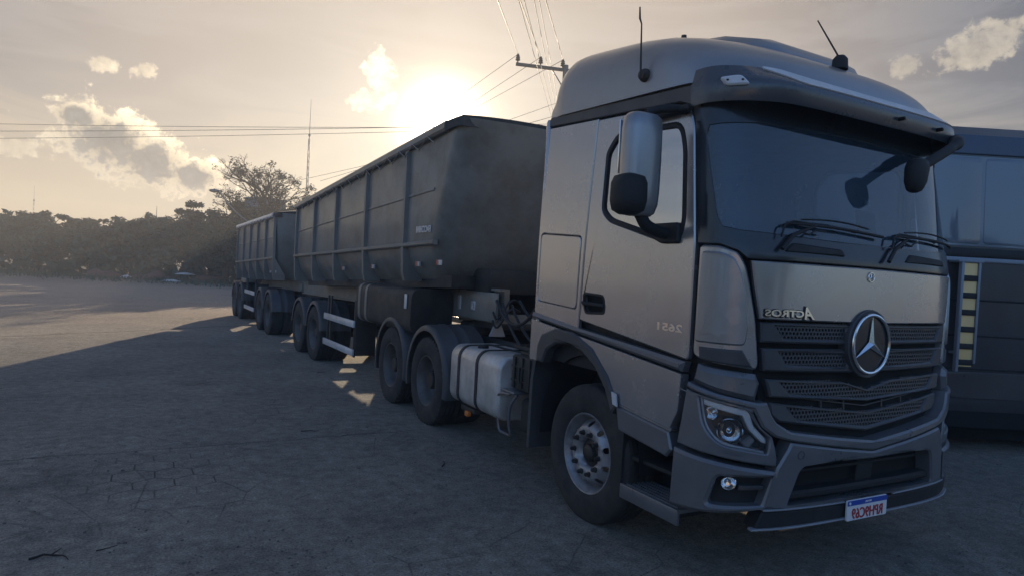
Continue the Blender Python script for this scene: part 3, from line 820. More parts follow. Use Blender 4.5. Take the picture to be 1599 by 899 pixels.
panel_bm(bm, circle((-.035, 1.955), .010, 12), MF, 0, .008, (), 0, .2)
obj('small_emblem', bm, M['chrome'], hood)
# corner panels
cp = [(-1.405, 2.09), (-1.24, 2.085), (-1.125, 2.05), (-1.075, 1.97), (-1.045, 1.86), (-1.0, 1.66), (-.965, 1.40), (-.975, 1.36), (-1.33, 1.395), (-1.40, 1.42)]
inlay = [(-1.345, 1.475), (-1.075, 1.475), (-1.005, 1.375), (-1.335, 1.40)]
for f in (lambda p: p, mir):
    c_ = panel('corner_panel', rnd(f(cp), .03, 3), M['paint'], T, -.05, .004, (), MF, .012, .06)
    panel('air_deflector', rnd(f([(-1.385, 1.50), (-1.375, 2.055), (-1.235, 2.05), (-1.15, 2.02), (-1.10, 1.93), (-1.07, 1.80), (-1.045, 1.62), (-1.06, 1.50)]), .03, 3), M['roofp'], c_, 0, .016, (), MF, .012, .06)
    panel('deflector_inlay', f(inlay), M['dplastic'], c_, 0, .014, (), MF, .008, .06)
# grille slats with perforated centre fields
def hexfield(bm, region, off, s=.0145, th=.006):
    """sheet of hexagonal cells with open holes covering the region's cells"""
    def inside(x, y):
        c = False; n = len(region); j = n-1
        for i in range(n):
            xi, yi = region[i]; xj, yj = region[j]
            if (yi > y) != (yj > y) and x < (xj-xi)*(y-yi)/(yj-yi)+xi: c = not c
            j = i
        return c
    x0 = min(p[0] for p in region); x1 = max(p[0] for p in region); y0 = min(p[1] for p in region); y1 = max(p[1] for p in region)
    R1 = s/math.cos(math.pi/6); row = 0; y = y0
    W2 = 2*s
    while y <= y1+s:
        x = x0+(s if row % 2 else 0)
        while x <= x1:
            if inside(x, y):
                o_ = []; i_ = []; b_ = []
                for k in range(6):
                    t = math.pi/6+k*math.pi/3; c, sn = math.cos(t), math.sin(t)
                    o_.append(bm.verts.new(MF(x+R1*c, y+R1*sn, off)))
                    i_.append(bm.verts.new(MF(x+R1*.66*c, y+R1*.66*sn, off)))
                    b_.append(bm.verts.new(MF(x+R1*.62*c, y+R1*.62*sn, off-th)))
                for k in range(6):
                    l = (k+1) % 6
                    bm.faces.new((o_[k], o_[l], i_[l], i_[k])); bm.faces.new((i_[k], i_[l], b_[l], b_[k]))
            x += W2
        y += R1*1.5; row += 1
slats = [
    ([(-.965, 1.645), (-.955, 1.525), (0, 1.515), (.955, 1.525), (.965, 1.645), (0, 1.64)],
     [[(-.86, 1.63), (-.795, 1.55), (-.25, 1.545), (-.25, 1.628)], [(.86, 1.63), (.80, 1.55), (.19, 1.545), (.19, 1.628)]]),
    ([(-.945, 1.49), (-.925, 1.355), (0, 1.335), (.925, 1.355), (.945, 1.49), (0, 1.485)],
     [[(-.825, 1.472), (-.755, 1.392), (-.22, 1.372), (-.22, 1.455)], [(.825, 1.472), (.765, 1.392), (.16, 1.372), (.16, 1.455)]]),
    ([(-.905, 1.305), (-.875, 1.20), (0, 1.15), (.875, 1.20), (.905, 1.305), (.25, 1.28), (0, 1.225), (-.25, 1.28)],
     [[(-.80, 1.288), (-.725, 1.215), (-.01, 1.168), (.71, 1.215), (.78, 1.288), (.26, 1.266), (0, 1.21), (-.26, 1.266)]]),
    ([(-.875, 1.165), (-.86, 1.09), (-.80, 1.05), (0, .955), (.80, 1.05), (.86, 1.09), (.875, 1.165), (0, 1.075)],
     [[(-.735, 1.135), (-.655, 1.055), (0, .985), (.64, 1.055), (.715, 1.135), (0, 1.065)]]),
]
for si, (o_, hs) in enumerate(slats):
    sl_o = panel('grille_slat', o_, M['slat'], T, -.05, .0 if si < 3 else -.01, [h for h in hs], MF, .011, .05, 40)
    bm = new()
    for h in hs: hexfield(bm, inset_poly(h, -.012), -.012 if si < 3 else -.022)
    obj('grille_mesh', bm, M['slat'], sl_o, 40)
bm = new()
for z in (1.175,): 
    panel_bm(bm, [(-.62, 1.19), (0, 1.12), (.62, 1.19), (.62, 1.183), (0, 1.113), (-.62, 1.183)], MF, -.045, -.03, (), 0, .1)
for a in (-.42, -.2, .2, .42): panel_bm(bm, [(a-.006, 1.2), (a+.006, 1.2), (a+.006, 1.09), (a-.006, 1.09)], MF, -.048, -.034, (), 0, .2)
obj('grille_rods', bm, M['dplastic'], T)
# the large emblem
EC = (-.035, 1.525)
bm = new(); panel_bm(bm, circle(EC, .222, 48), MF, -.05, .022, (), .016, .05)
em = obj('emblem', bm, M['dplastic'], T)
bm = new(); panel_bm(bm, circle(EC, .184, 40), MF, .01, .024, (), 0, .06); obj('emblem_disc', bm, M['black'], em)
bm = new(); ring_bm(bm, EC[0], EC[1], .188, .011, .034); obj('emblem_ring', bm, M['chrome'], em)
bm = new(); star_bm(bm, EC[0], EC[1], .184, .03, .034, .16); bmesh.ops.recalc_face_normals(bm, faces=bm.faces); obj('emblem_star', bm, M['chrome'], em, 10)
bm = new(); ring_bm(bm, EC[0], EC[1], .213, .009, .016); obj('emblem_rim', bm, M['dplastic'], em)

# bumper trim: blue-grey deflector, then strip round the headlights joining in a V
def both(name, poly, m, t0, t1, holes=(), bev=.008, grid=.05, parent=None, rr=.0):
    out = []
    for f in (lambda p: p, mir):
        out.append(panel(name, rnd(f(poly), rr, 3) if rr else f(poly), m, parent or T, t0, t1, [f(h) for h in holes], MF, bev, grid))
    return out
both('corner_cowl', [(-1.345, 1.37), (-1.30, 1.36), (-.98, 1.335), (-.955, 1.28), (-.985, 1.175), (-1.20, 1.215), (-1.375, 1.26)], M['bluegrey'], -.05, .030, (), .030)
trim = [(-1.38, 1.255), (-1.2, 1.21), (-.985, 1.172), (-.925, 1.175), (-.895, 1.10), (-.86, 1.055), (-.76, 1.00), (-.35, .945), (0, .905),
        (0, .842), (-.35, .885), (-.75, .945), (-.87, .975), (-.955, 1.03), (-1.01, 1.135), (-1.2, 1.175), (-1.39, 1.222)]
tr2 = trim[:9]+[(-a, z) for a, z in trim[:8][::-1]]+[(-a, z) for a, z in trim[10:][::-1]]+trim[9:]
panel('bumper_trim', tr2, M['bluegrey'], T, -.05, .052, (), MF, .013, .05)
hl = rnd([(-1.305, 1.185), (-1.035, 1.14), (-.985, 1.035), (-.90, .965), (-.915, .872), (-1.19, .915), (-1.27, 1.01)], [.02, .05, .06, .02, .01, .08, .08], 4)
bez = [(-1.395, 1.208), (-1.2, 1.172), (-1.015, 1.128), (-.965, 1.03), (-.885, .972), (-.845, .84), (-.845, .795), (-1.2, .845), (-1.445, .865), (-1.425, 1.0)]
for f in (lambda p: p, mir):
    panel('headlight_bezel', f(bez), M['bluegrey'], T, -.05, .040, [f(hl)], MF, .008, .05)
    sgn = 1 if f is not mir else -1
    bm = new(); panel_bm(bm, f(inset_poly(hl, -.004)), MF, -.075, -.06, (), 0, .06)
    # housing walls
    h_ = obj('headlight', bm, M['black'], T)
    bm = new(); panel_bm(bm, f(hl), MF, -.06, .020, [f(inset_poly(hl, .014))], .003, .06); obj('headlight_frame', bm, M['lip'], h_)
    bm = new()
    strip = [(-1.29, 1.172), (-1.042, 1.128), (-1.018, 1.108), (-.99, 1.03), (-.915, .958), (-.912, .93), (-.94, .935), (-1.022, 1.01), (-1.06, 1.088), (-1.285, 1.132)]
    panel_bm(bm, f(strip), MF, -.05, .010, (), .005, .05); obj('daylight_strip', bm, M['led'], h_)
    for (cc, rad) in (((-1.125, .990), .080), ((-1.238, 1.085), .042)):
        bm = new()
        pr = [(1.0, .004), (.97, .010), (.90, .004), (.86, -.012), (.75, -.03), (.5, -.05), (.25, -.058), (.24, -.03), (.1, -.024), (0.001, -.022)]
        n_ = 28; V = []
        for (q, o2) in pr:
            V.append([bm.verts.new(MF(sgn*(cc[0]+q*rad*math.cos(2*math.pi*k/n_)), cc[1]+q*rad*math.sin(2*math.pi*k/n_), -.012+o2*rad/.074)) for k in range(n_)])
        for i in range(len(V)-1):
            for k in range(n_): bm.faces.new((V[i][k], V[i][(k+1) % n_], V[i+1][(k+1) % n_], V[i+1][k]))
        bmesh.ops.recalc_face_normals(bm, faces=bm.faces)
        obj('reflector', bm, M['chrome'], h_, 20)
    bm = new(); panel_bm(bm, f(rnd([(-1.06, .93), (-1.0, .97), (-.965, .94), (-1.02, .885)], .01)), MF, -.06, -.01, (), .008, .06); obj('indicator', bm, M['lip'], h_)
    bm = new(); panel_bm(bm, f(inset_poly(hl, .012)), MF, .012, .016, (), 0, .06); obj('headlight_lens', bm, M['lens'], h_)
    # lower corner with fog lamp recess
    rec = rnd([(-1.175, .735), (-.875, .735), (-.925, .565), (-1.215, .555)], [.03, .01, .01, .03], 4)
    panel('bumper_corner', f([(-1.455, .835), (-1.2, .815), (-.853, .768), (-.90, .545), (-1.24, .50), (-1.46, .475)]), M['bluegrey'], T, -.06, .062, [f(rec)], MF, .018, .05)
    fg = panel('fog_recess', f(inset_poly(rec, -.02)), M['matte'], T, -.07, -.02, (), MF, 0, .08)
    bm = new(); panel_bm(bm, f([(-1.06, .68), (-.90, .68), (-.91, .655), (-1.06, .65)]), MF, -.02, .03, (), .006, .08); obj('recess_fin', bm, M['dplastic'], fg)
    bm = new(); cc = (-1.115, .69)
    for rr0, oo in ((0,),) and (): pass
    V = []; n_ = 24
    for (q, o2) in ((1.0, 0), (1.0, .02), (.9, .024), (.86, .01), (.5, -.015), (.001, -.02)):
        V.append([bm.verts.new(MF(sgn*(cc[0]+q*.042*math.cos(2*math.pi*k/n_)), cc[1]+q*.042*math.sin(2*math.pi*k/n_), .01+o2)) for k in range(n_)])
    for i in range(len(V)-1):
        for k in range(n_): bm.faces.new((V[i][k], V[i][(k+1) % n_], V[i+1][(k+1) % n_], V[i+1][k]))
    bmesh.ops.recalc_face_normals(bm, faces=bm.faces)
    obj('fog_lamp', bm, M['chrome'], T, 20)
bm = new(); panel_bm(bm, [(-1.50, 1.30), (1.50, 1.30), (1.50, .50), (-1.50, .50)], MF, -.13, -.10, (), 0, .1); obj('bumper_backing', bm, M['void'], T)  # dark sheet added so sunlit ground does not show through the gaps
# centre bumper
cb_out = [(-.905, .548), (-.85, .79), (-.765, .94), (-.35, .88), (0, .837), (.35, .88), (.765, .94), (.85, .79), (.905, .548), (.60, .530), (-.60, .530)]
opn = rnd([(-.745, .550), (-.675, .77), (-.60, .805), (0, .79), (.60, .805), (.675, .77), (.745, .550)], [.03, .05, .06, 0, .06, .05, .03], 4)
bmp = panel('centre_bumper', cb_out, M['bluegrey'], T, -.05, .056, [opn], MF, .012, .05)
bm = new(); panel_bm(bm, inset_poly(opn, -.02), MF, -.09, -.06, (), 0, .1); obj('bumper_recess', bm, M['void'], bmp)
bm = new()
panel_bm(bm, [(-.60, .755), (.60, .755), (.60, .735), (-.60, .735)], MF, -.06, -.01, (), .006, .1)
panel_bm(bm, [(-.05, .76), (.12, .76), (.12, .60), (-.05, .60)], MF, -.06, -.02, (), .006, .1)
panel_bm(bm, [(-.71, .63), (.71, .63), (.735, .578), (-.735, .578)], MF, -.06, .03, (), .014, .1)
obj('bumper_bars', bm, M['matte'], bmp)
bm = new(); ring_bm(bm, -.69, .865, .024, .003, .056, n=24, m=6); obj('tow_eye_cover', bm, M['dplastic'], bmp)
lipp = panel('lower_lip', [(-.92, .527), (-.2, .520), (.2, .520), (.92, .527), (1.12, .525), (1.06, .455), (.9, .425), (-.9, .425), (-.96, .425)], M['matte'], T, -.06, .06, (), MF, .010, .05)
bm = new()
panel_bm(bm, [(-.925, .545), (-.25, .535), (-.25, .528), (-.915, .534)], MF, .03, .066, (), .002, .08)
panel_bm(bm, [(.925, .545), (.25, .535), (.25, .528), (.915, .534)], MF, .03, .066, (), .002, .08)
panel_bm(bm, [(-.975, .432), (.95, .432), (1.05, .45), (1.05, .440), (.95, .421), (-.985, .421)], MF, .03, .078, (), .003, .08)
obj('lip_edge', bm, M['lip'], lipp)
# number plate
PCA, PCZ = -.105, .476
def MP(a, z, off=0.0):       # the plate is flat
    return Vector((X0+PCA+.055+a, tab(.5, YF)-.085-off, PCZ+z))
npl = panel('number_plate', rnd([(-.205, -.062), (.205, -.062), (.205, .068), (-.205, .068)], .012), M['plate'], T, -.012, 0, (), MP, .002, .3)
bm = new(); panel_bm(bm, rnd([(-.203, .034), (.203, .034), (.203, .066), (-.203, .066)], .006), MP, 0, .0022, (), 0, .3)
obj('plate_band', bm, M['blue'], npl)
bm = new(); text_bm(bm, 'RPH9C69', MP, 0, -.018, .068, .315, .001, .004, True, 0, .012); obj('plate_characters', bm, M['red'], npl)
bm = new(); text_bm(bm, 'BRASIL', MP, .0, .050, .012, .065, .002, .0045, True, 0, .01); panel_bm(bm, circle((-.183, .05), .009, 10), MP, .002, .0045, (), 0, .3)
obj('plate_band_text', bm, M['plate'], npl)

# ---- roof cap
def zb(y): return 3.10+.10*(y/2.2) if y > 0 else 3.10
ROOF_T = [(.085, 3.15), (.10, 3.20), (.15, 3.28), (.22, 3.34), (.35, 3.415), (.6, 3.525), (.9, 3.615), (1.2, 3.675), (1.6, 3.73), (1.9, 3.765), (2.03, 3.765), (2.10, 3.73), (2.13, 3.66), (2.145, 3.55), (2.18, 3.45), (2.215, 3.38)]
def roof_ring(y, k=1.0, n=30):
    zt = tab(y, ROOF_T)
    # plan: follows the cab front
    ys, yf = .50, .10
    w = 1.195
    if y < ys+.30:
        q = max(0.0, min(1.0, (ys+.30-y)/(ys+.30-.08))); w = 1.195*(1-q**3.5)**(1/3.5) if q < 1 else .001
        w = max(w, .02)
    if y > 2.0: w = 1.195-.03*((y-2.0)/.2)
    base = zb(y); pts = []
    for i in range(n+1):
        t = math.pi*i/n
        c, s = math.cos(t), math.sin(t)
        q2 = smooth01((y-.1)/1.0); mx, mz = 3.2+2.6*q2, 2.0+1.7*q2
        x = -math.copysign(abs(c)**(2/mx), c)*w
        pts.append(Vector((X0+x, y, base+(zt-base)*abs(s)**(2/mz))))
    return pts
bm = new()
ysr = [.085, .092, .105, .125, .15, .18, .23, .3, .4, .55, .75, .95, 1.2, 1.45, 1.7, 1.9, 2.0, 2.06, 2.09, 2.11, 2.125, 2.14, 2.15, 2.175, 2.2, 2.215]
V = loft(bm, [roof_ring(y) for y in ysr], True, True)
rc = obj('roof_cap', bm, M['roofp'], T, 50)
bm = new()   # raised centre hatch / deflector
def hat(y, w, h, z0):
    return [Vector((X0-.02+x*w, y, z0+zz*h)) for x, zz in ((-1, -.8), (-.97, .25), (-.85, .8), (-.6, 1), (.6, 1), (.85, .8), (.97, .25), (1, -.8))]
def crown(y): return tab(y, ROOF_T)
loft(bm, [hat(y, w, h, crown(y)-.035) for y, w, h in ((.42, .42, .03), (.50, .52, .09), (.62, .56, .11), (.9, .58, .12), (1.2, .58, .11), (1.4, .55, .08), (1.5, .48, .04))])
bmesh.ops.subdivide_edges(bm, edges=[e for e in bm.edges], cuts=1, use_grid_fill=True)
obj('roof_hatch', bm, M['roofp'], rc, 45)
# sun visor
def vis_scale(a):
    u = abs(a); return 1.0 if u < .80 else 1.0-(.80 if a < 0 else .60)*smooth01((u-.80)/.6)
VS = [(-.02, 3.195), (.06, 3.190), (.185, 3.098), (.207, 3.075), (.211, 3.045), (.205, 3.02), (.196, 2.965), (.190, 2.957), (.180, 2.962), (.17, 3.02), (.09, 3.04), (-.02, 3.05)]
def vis_ring(a):
    k = vis_scale(a); r = []
    for o2, z in VS:
        r.append(MF(a, 3.1, .0) + (MF(a, 3.1, max(.001, o2*k)) - MF(a, 3.1, 0)) + Vector((0, 0, (z-3.1))) if o2 > 0 else MF(a, 3.1, 0)+(MF(a, 3.1, -.001)-MF(a, 3.1, 0))*20+Vector((0, 0, z-3.1)))
    return r
bm = new()
N_ = 48
loft(bm, [vis_ring(-1.43+2.86*i/N_) for i in range(N_+1)])
vs = obj('sun_visor', bm, M['visor'], T, 40)
bm = new()   # visor's top face catching sky light, painted as a pale strip
R2 = []
for i in range(N_+1):
    a = -.93+(2.28)*i/N_; k = vis_scale(a); t = min(1, (i+.4)/5); 
    b0 = MF(a, 3.1, 0)
    def off(o2, z): return b0+(MF(a, 3.1, max(.001, o2*k))-b0)+Vector((0, 0, z-3.1))
    zz = 3.196-(.095*t+.01)
    o2 = .06+.125*(3.196-zz)/.095
    R2.append([off(o2-.01, zz-.012), off(o2+.006, zz), off(.066, 3.198), off(.055, 3.184)])
loft(bm, R2)
obj('visor_sky_lit_strip', bm, M['white'], vs, 30)
def MV(a, z, off=0.0):       # face of the visor
    k = vis_scale(a); return MF(a, 3.1, (.205*k if z < 3.12 else .205*k)+off)+Vector((0, 0, z-3.1))
bm = new(); panel_bm(bm, rnd([(-1.20, 3.095), (-1.10, 3.105), (-1.06, 3.045), (-1.17, 3.04)], .02), lambda a, z, o=0: MF(a, z, .205*vis_scale(a)*.93+o), -.05, .03, (), .01, .05)
ml = obj('marker_lamp', bm, M['white'], vs)
bm = new()
for a in (-1.165, -1.10): panel_bm(bm, circle((a, 3.072), .006, 8), lambda a, z, o=0: MF(a, z, .205*vis_scale(a)*.93+o), .02, .034, (), 0, .1)
obj('lamp_screw', bm, M['void'], vs)
bm = new()
panel_bm(bm, rnd([(1.20, 3.10), (1.34, 3.10), (1.36, 2.99), (1.23, 2.98)], .02), lambda a, z, o=0: MF(a, z, .205*vis_scale(a)+o), -.08, .016, (), .008, .05)
eb = obj('visor_end_bracket', bm, M['lip'], vs)
bm = new()
for a, z in ((1.27, 3.075), (1.29, 3.01), (.2, 3.02), (.66, 3.02)): panel_bm(bm, circle((a, z), .013, 10), lambda a, z, o=0: MF(a, z, .205*vis_scale(a)+o), -.02, .024, (), .003, .1)
obj('visor_bolt', bm, M['void'], vs)

# ---- mirrors
def mirror(s):
    bm = new()
    # housing: rounded, slightly wedge; long axis vertical
    cx, cy = X0+s*1.475, .60
    def rg(z, wx, wy, dx=0, dy=0): 
        out = []
        for k in range(20):
            t = 2*math.pi*k/20; c, sn = math.cos(t), math.sin(t)
            out.append(Vector((cx+dx+wx*math.copysign(abs(c)**.55, c), cy+dy+wy*math.copysign(abs(sn)**.7, sn), z)))
        return out
    sec = [(2.895, .07, .04), (2.90-.01, .10, .06), (2.865, .122, .08), (2.80, .128, .085), (2.6, .13, .088), (2.42, .128, .088), (2.33, .122, .085), (2.275, .105, .07), (2.255, .08, .05)]
    loft(bm, [rg(z, a, b) for z, a, b in sec])
    mroot = obj('main_mirror', bm, M['roofp'], T, 50)
    bm = new()
    cxl = cx+s*.085
    def rg2(z, wx, wy):
        out = []
        for k in range(16):
            t = 2*math.pi*k/16; c, sn = math.cos(t), math.sin(t)
            out.append(Vector((cxl+s*.01+wx*math.copysign(abs(c)**.6, c), cy-.02+wy*math.copysign(abs(sn)**.7, sn), z)))
        return out
    loft(bm, [rg2(z, a, b) for z, a, b in ((2.505, .045, .05), (2.49, .085, .085), (2.45, .10, .10), (2.34, .10, .105), (2.28, .088, .09), (2.255, .05, .05))])
    obj('wide_angle_mirror', bm, M['matte'], mroot, 50)
    bm = new()
    box(bm, cx-.11, cx+.11, cy+.082, cy+.092, 2.52, 2.86, .004); obj('mirror_glass', bm, M['mirror'], mroot)
    bm = new()
    tube(bm, smooth_path([(cx-s*.02, cy, 2.90), (cx-s*.10, cy-.01, 2.935), (X0+s*1.26, .56, 2.955), (X0+s*1.16, .52, 2.95)], 5), [.028]*15+[.032], 10)
    obj('mirror_arm', bm, M['matte'], mroot, 50); bm = new()
    tube(bm, smooth_path([(cx-s*.02, cy, 2.27), (cx-s*.08, cy, 2.20), (X0+s*1.26, .62, 2.17), (X0+s*1.18, .60, 2.17)], 5), [.04]*15+[.05], 10)
    box(bm, min(X0+s*1.19, X0+s*1.25), max(X0+s*1.19, X0+s*1.25), .46, .84, 2.93, 2.975, .015)
    obj('mirror_arm', bm, M['matte'], mroot, 50)
mirror(-1); mirror(1)
# front kerb mirror on its arm (far side)
bm = new()
tube(bm, smooth_path([(X0+1.08, .28, 3.0), (X0+.86, -.02, 2.965), (X0+.62, -.10, 2.86), (X0+.30, -.10, 2.70)], 6), [.045]*10+[.034]*9, 12)
fm_ = obj('front_mirror_arm', bm, M['matte'], T, 50)
bm = new()
def fmr(z, w, d): 
    return [Vector((X0+.27+w*math.copysign(abs(math.cos(t))**.6, math.cos(t))+(z-2.66)*.12, -.10+d*math.copysign(abs(math.sin(t))**.7, math.sin(t)), z)) for t in [2*math.pi*k/16 for k in range(16)]]
loft(bm, [fmr(z, w, d) for z, w, d in ((2.755, .04, .03), (2.74, .068, .05), (2.69, .078, .06), (2.60, .072, .055), (2.545, .048, .04), (2.53, .02, .02))])
obj('front_mirror', bm, M['matte'], fm_, 50)
# wipers
def wiper(a0, z0, a1, z1, b0, b1):
    bm = new()
    pa = [(a0, z0), (a0+.10*(a1-a0)/abs(a1-a0), z0+.09), (a1, z1)]
    tube(bm, [MF(a, z, .03) for a, z in pa], [.014, .013, .009], 8)
    tube(bm, [MF(b0+(b1-b0)*t, 2.225+.012*math.sin(math.pi*t)+ (0.02)*(1-t), .030) for t in [i/12 for i in range(13)]], .010, 8)
    tube(bm, [MF(b0+(b1-b0)*t, 2.243+.035*math.sin(math.pi*t)+(0.02)*(1-t), .040) for t in [.12+i/12*.7 for i in range(13)]], .006, 6)
    tube(bm, [MF(a, z, .035) for a, z in ((b0-.06, 2.16), (b0-.02, 2.235), (b0+.05, 2.26), (b0+.22, 2.255))], .007, 6)
    tube(bm, [MF(a, z, .035) for a, z in ((b0+.10, 2.20), (b0+.16, 2.185), (b0+.22, 2.215), (b0+.32, 2.215))], .006, 6)
    obj('wiper', bm, M['matte'], T, 50)
wiper(-.86, 2.085, -.55, 2.25, -.80, .10); wiper(.12, 2.065, .42, 2.25, .24, 1.10)
# antennas
bm = new(); lathe(bm, [(0, .05), (.03, .045), (.045, .02), (.05, -.03)], (X0-1.19, .95, 3.27), 'X', 16, -1)
tube(bm, [(X0-1.235, .95, 3.25), (X0-1.24, .965, 3.62), (X0-1.245, .98, 3.66), (X0-1.247, .985, 3.74)], [.008, .005, .0075, .005], 8)
obj('side_antenna', bm, M['matte'], T)
bm = new(); lathe(bm, [(0, .05), (.03, .045), (.05, .02), (.055, -.05)], (X0+.0, .32, 3.44), 'Z', 16)
tube(bm, [(X0+.0, .32, 3.46), (X0-.13, .42, 3.73)], [.007, .005], 8)
obj('roof_antenna', bm, M['matte'], T)
bm = new(); lathe(bm, [(0, .04), (.02, .038), (.025, 0), (.03, -.04)], (X0-.55, 1.30, 3.75), 'Z', 12); obj('roof_knob', bm, M['matte'], T)

# ---- cabin interior
bm = new()
loft(bm, [[MF(a, z, off) for a, z, off in ((A, 2.06, -.10), (A, 2.17, -.12), (A, 2.20, -.25), (A, 2.19, -.5), (A, 2.06, -.5))] for A in [-1.25+2.5*i/14 for i in range(15)]])
obj('dashboard', bm, M['dash'], T, 40)
for s in (-1, 1):
    bm = new()
    box(bm, X0+s*.62-.26, X0+s*.62+.26, 1.0, 1.5, 2.02, 2.2, .06, 3)
    box(bm, X0+s*.62-.25, X0+s*.62+.25, 1.42, 1.56, 2.15, 2.78, .06, 3)
    box(bm, X0+s*.62-.14, X0+s*.62+.14, 1.44, 1.54, 2.74, 2.92, .04, 3)
    obj('seat', bm, M['seat'], T, 60)
bm = new(); n_ = 24
ctr = Vector((X0+.60, .86, 2.33)); axd = Vector((0, -.75, .66)).normalized(); ux = Vector((1, 0, 0)); uy = axd.cross(ux)
tube(bm, [ctr+(ux*math.cos(2*math.pi*k/n_)+uy*math.sin(2*math.pi*k/n_))*.22 for k in range(n_+1)], .015, 8)
tube(bm, [ctr-ux*.21, ctr, ctr+ux*.21], .015, 8); tube(bm, [ctr, ctr-axd*.3], .03, 8)
obj('steering_wheel', bm, M['matte'], T)
bm = new(); panel_bm(bm, rnd([(-.045, 2.21), (.13, 2.205), (.14, 2.385), (-.045, 2.40)], .012), MF, -.05, -.03, (), 0, .1); obj('windshield_box', bm, M['matte'], ws)
bm = new(); panel_bm(bm, [(.03, 2.445), (.09, 2.44), (.09, 2.47), (.03, 2.475)], MF, -.03, -.02, (), 0, .1); obj('windshield_sticker', bm, M['white'], ws)

# ---- fuel tank, battery box, jug, fenders
def rrect(x0, x1, z0, z1, r, n=5):
    out = []
    for cx, cz, a in ((x1-r, z1-r, 0), (x0+r, z1-r, 90), (x0+r, z0+r, 180), (x1-r, z0+r, 270)):
        for k in range(n+1):
            t = R_(a+90*k/n); out.append((cx+r*math.cos(t), cz+r*math.sin(t)))
    return out
def tankring(y, d, x0=X0-1.17, x1=X0-.52, z0=.42, z1=1.055, r=.13):
    return [Vector((x, y, z)) for x, z in rrect(x0+d, x1-d, z0+d, z1-d, r, 6)]
bm = new()
loft(bm, [tankring(2.92, .035), tankring(2.925, .02), tankring(2.94, .006), tankring(2.96, 0), tankring(3.3, 0), tankring(3.7, 0), tankring(4.05, 0), tankring(4.07, .006), tankring(4.085, .02), tankring(4.09, .035)])
tk = obj('fuel_tank', bm, M['alu'], T, 60)
for yy in (3.84, 3.40):
    bm = new()
    o_ = [Vector((x, 0, z)) for x, z in rrect(X0-1.17-.008, X0-.52+.008, .412, 1.063, .138, 6)]
    i_ = [Vector((x, 0, z)) for x, z in rrect(X0-1.17+.004, X0-.52-.004, .424, 1.051, .126, 6)]
    V = [[bm.verts.new(Vector((q.x, yy+dy, q.z))) for q in L_] for L_, dy in ((o_, -.027), (o_, .027), (i_, .027), (i_, -.027))]
    for i in range(4):
        for k in range(len(o_)): bm.faces.new((V[i][k], V[i][(k+1) % len(o_)], V[(i+1) % 4][(k+1) % len(o_)], V[(i+1) % 4][k]))
    bmesh.ops.recalc_face_normals(bm, faces=bm.faces)
    obj('tank_strap', bm, M['strap'], tk, 50)
bm = new(); lathe(bm, [(0, .03), (.05, .03), (.058, .02), (.058, -.01)], (X0-1.0, 3.62, 1.06), 'Z', 16)
tube(bm, smooth_path([(X0-1.0, 3.62, 1.085), (X0-.96, 3.5, 1.10), (X0-.88, 3.3, 1.08), (X0-.75, 3.05, 1.07), (X0-.6, 2.8, 1.09)], 5), .011, 8)
obj('filler_cap', bm, M['matte'], tk)
bm = new(); box(bm, X0-1.155, X0-1.11, 3.60, 3.68, .33, .385, .008); obj('side_marker', bm, M['amber'], tk)
bm = new(); box(bm, X0-1.10, X0-.9, 3.55, 3.90, .36, .41, .008); box(bm, X0-1.06, X0-1.0, 3.9, 3.96, .33, .42, .01); obj('tank_bracket', bm, M['chassis'], tk)
bm = new()
box(bm, X0-1.10, X0-.55, 2.34, 2.80, .78, 1.10, .02)
for k in range(6): box(bm, X0-1.02+k*.085, X0-.97+k*.085, 2.36, 2.78, 1.10, 1.125, .008)
for zz in (.86, .99): box(bm, X0-1.112, X0-1.10, 2.36, 2.78, zz, zz+.018, .004)
for yy in (2.43, 2.57, 2.71): box(bm, X0-1.118, X0-1.10, yy, yy+.025, .8, 1.09, .006)
tube(bm, [(X0-1.125, 2.60, 1.0), (X0-1.125, 2.60, .86)], .010, 8)
obj('battery_box', bm, M['chassis'], T)
bm = new()
box(bm, X0-1.09, X0-.72, 2.30, 2.62, .40, .72, .05, 3); lathe(bm, [(0, .03), (.04, .03), (.045, 0), (.045, -.02)], (X0-.98, 2.44, .74), 'Z', 14)
fj = obj('washer_reservoir', bm, M['matte'], T)
bm = new(); box(bm, X0-1.115, X0-1.088, 2.36, 2.41, .46, .53, .006); obj('amber_reflector', bm, M['amber'], fj)
bm = new()
tube(bm, smooth_path([(X0-1.14, 2.72, .73), (X0-1.15, 2.92, .70), (X0-1.14, 2.97, .58), (X0-1.12, 2.95, .36), (X0-1.10, 2.88, .33)], 6), .014, 8)
tube(bm, smooth_path([(X0-1.12, 2.62, .74), (X0-1.13, 2.72, .62), (X0-1.12, 2.76, .45), (X0-1.10, 2.76, .34), (X0-1.10, 2.9, .33)], 6), .014, 8)
box(bm, X0-1.16, X0-.98, 2.62, 2.86, .74, .765, .008)
obj('tank_step', bm, M['bluegrey'], T)
bm = new()
for s in (1,):
    loft(bm, [[Vector((X0+s*(.86+.31*math.cos(t)), y, .74+.31*math.sin(t))) for t in [2*math.pi*k/24 for k in range(24)]] for y in (2.95, 4.09)])
obj('air_tank', bm, M['alu'], T, 40)
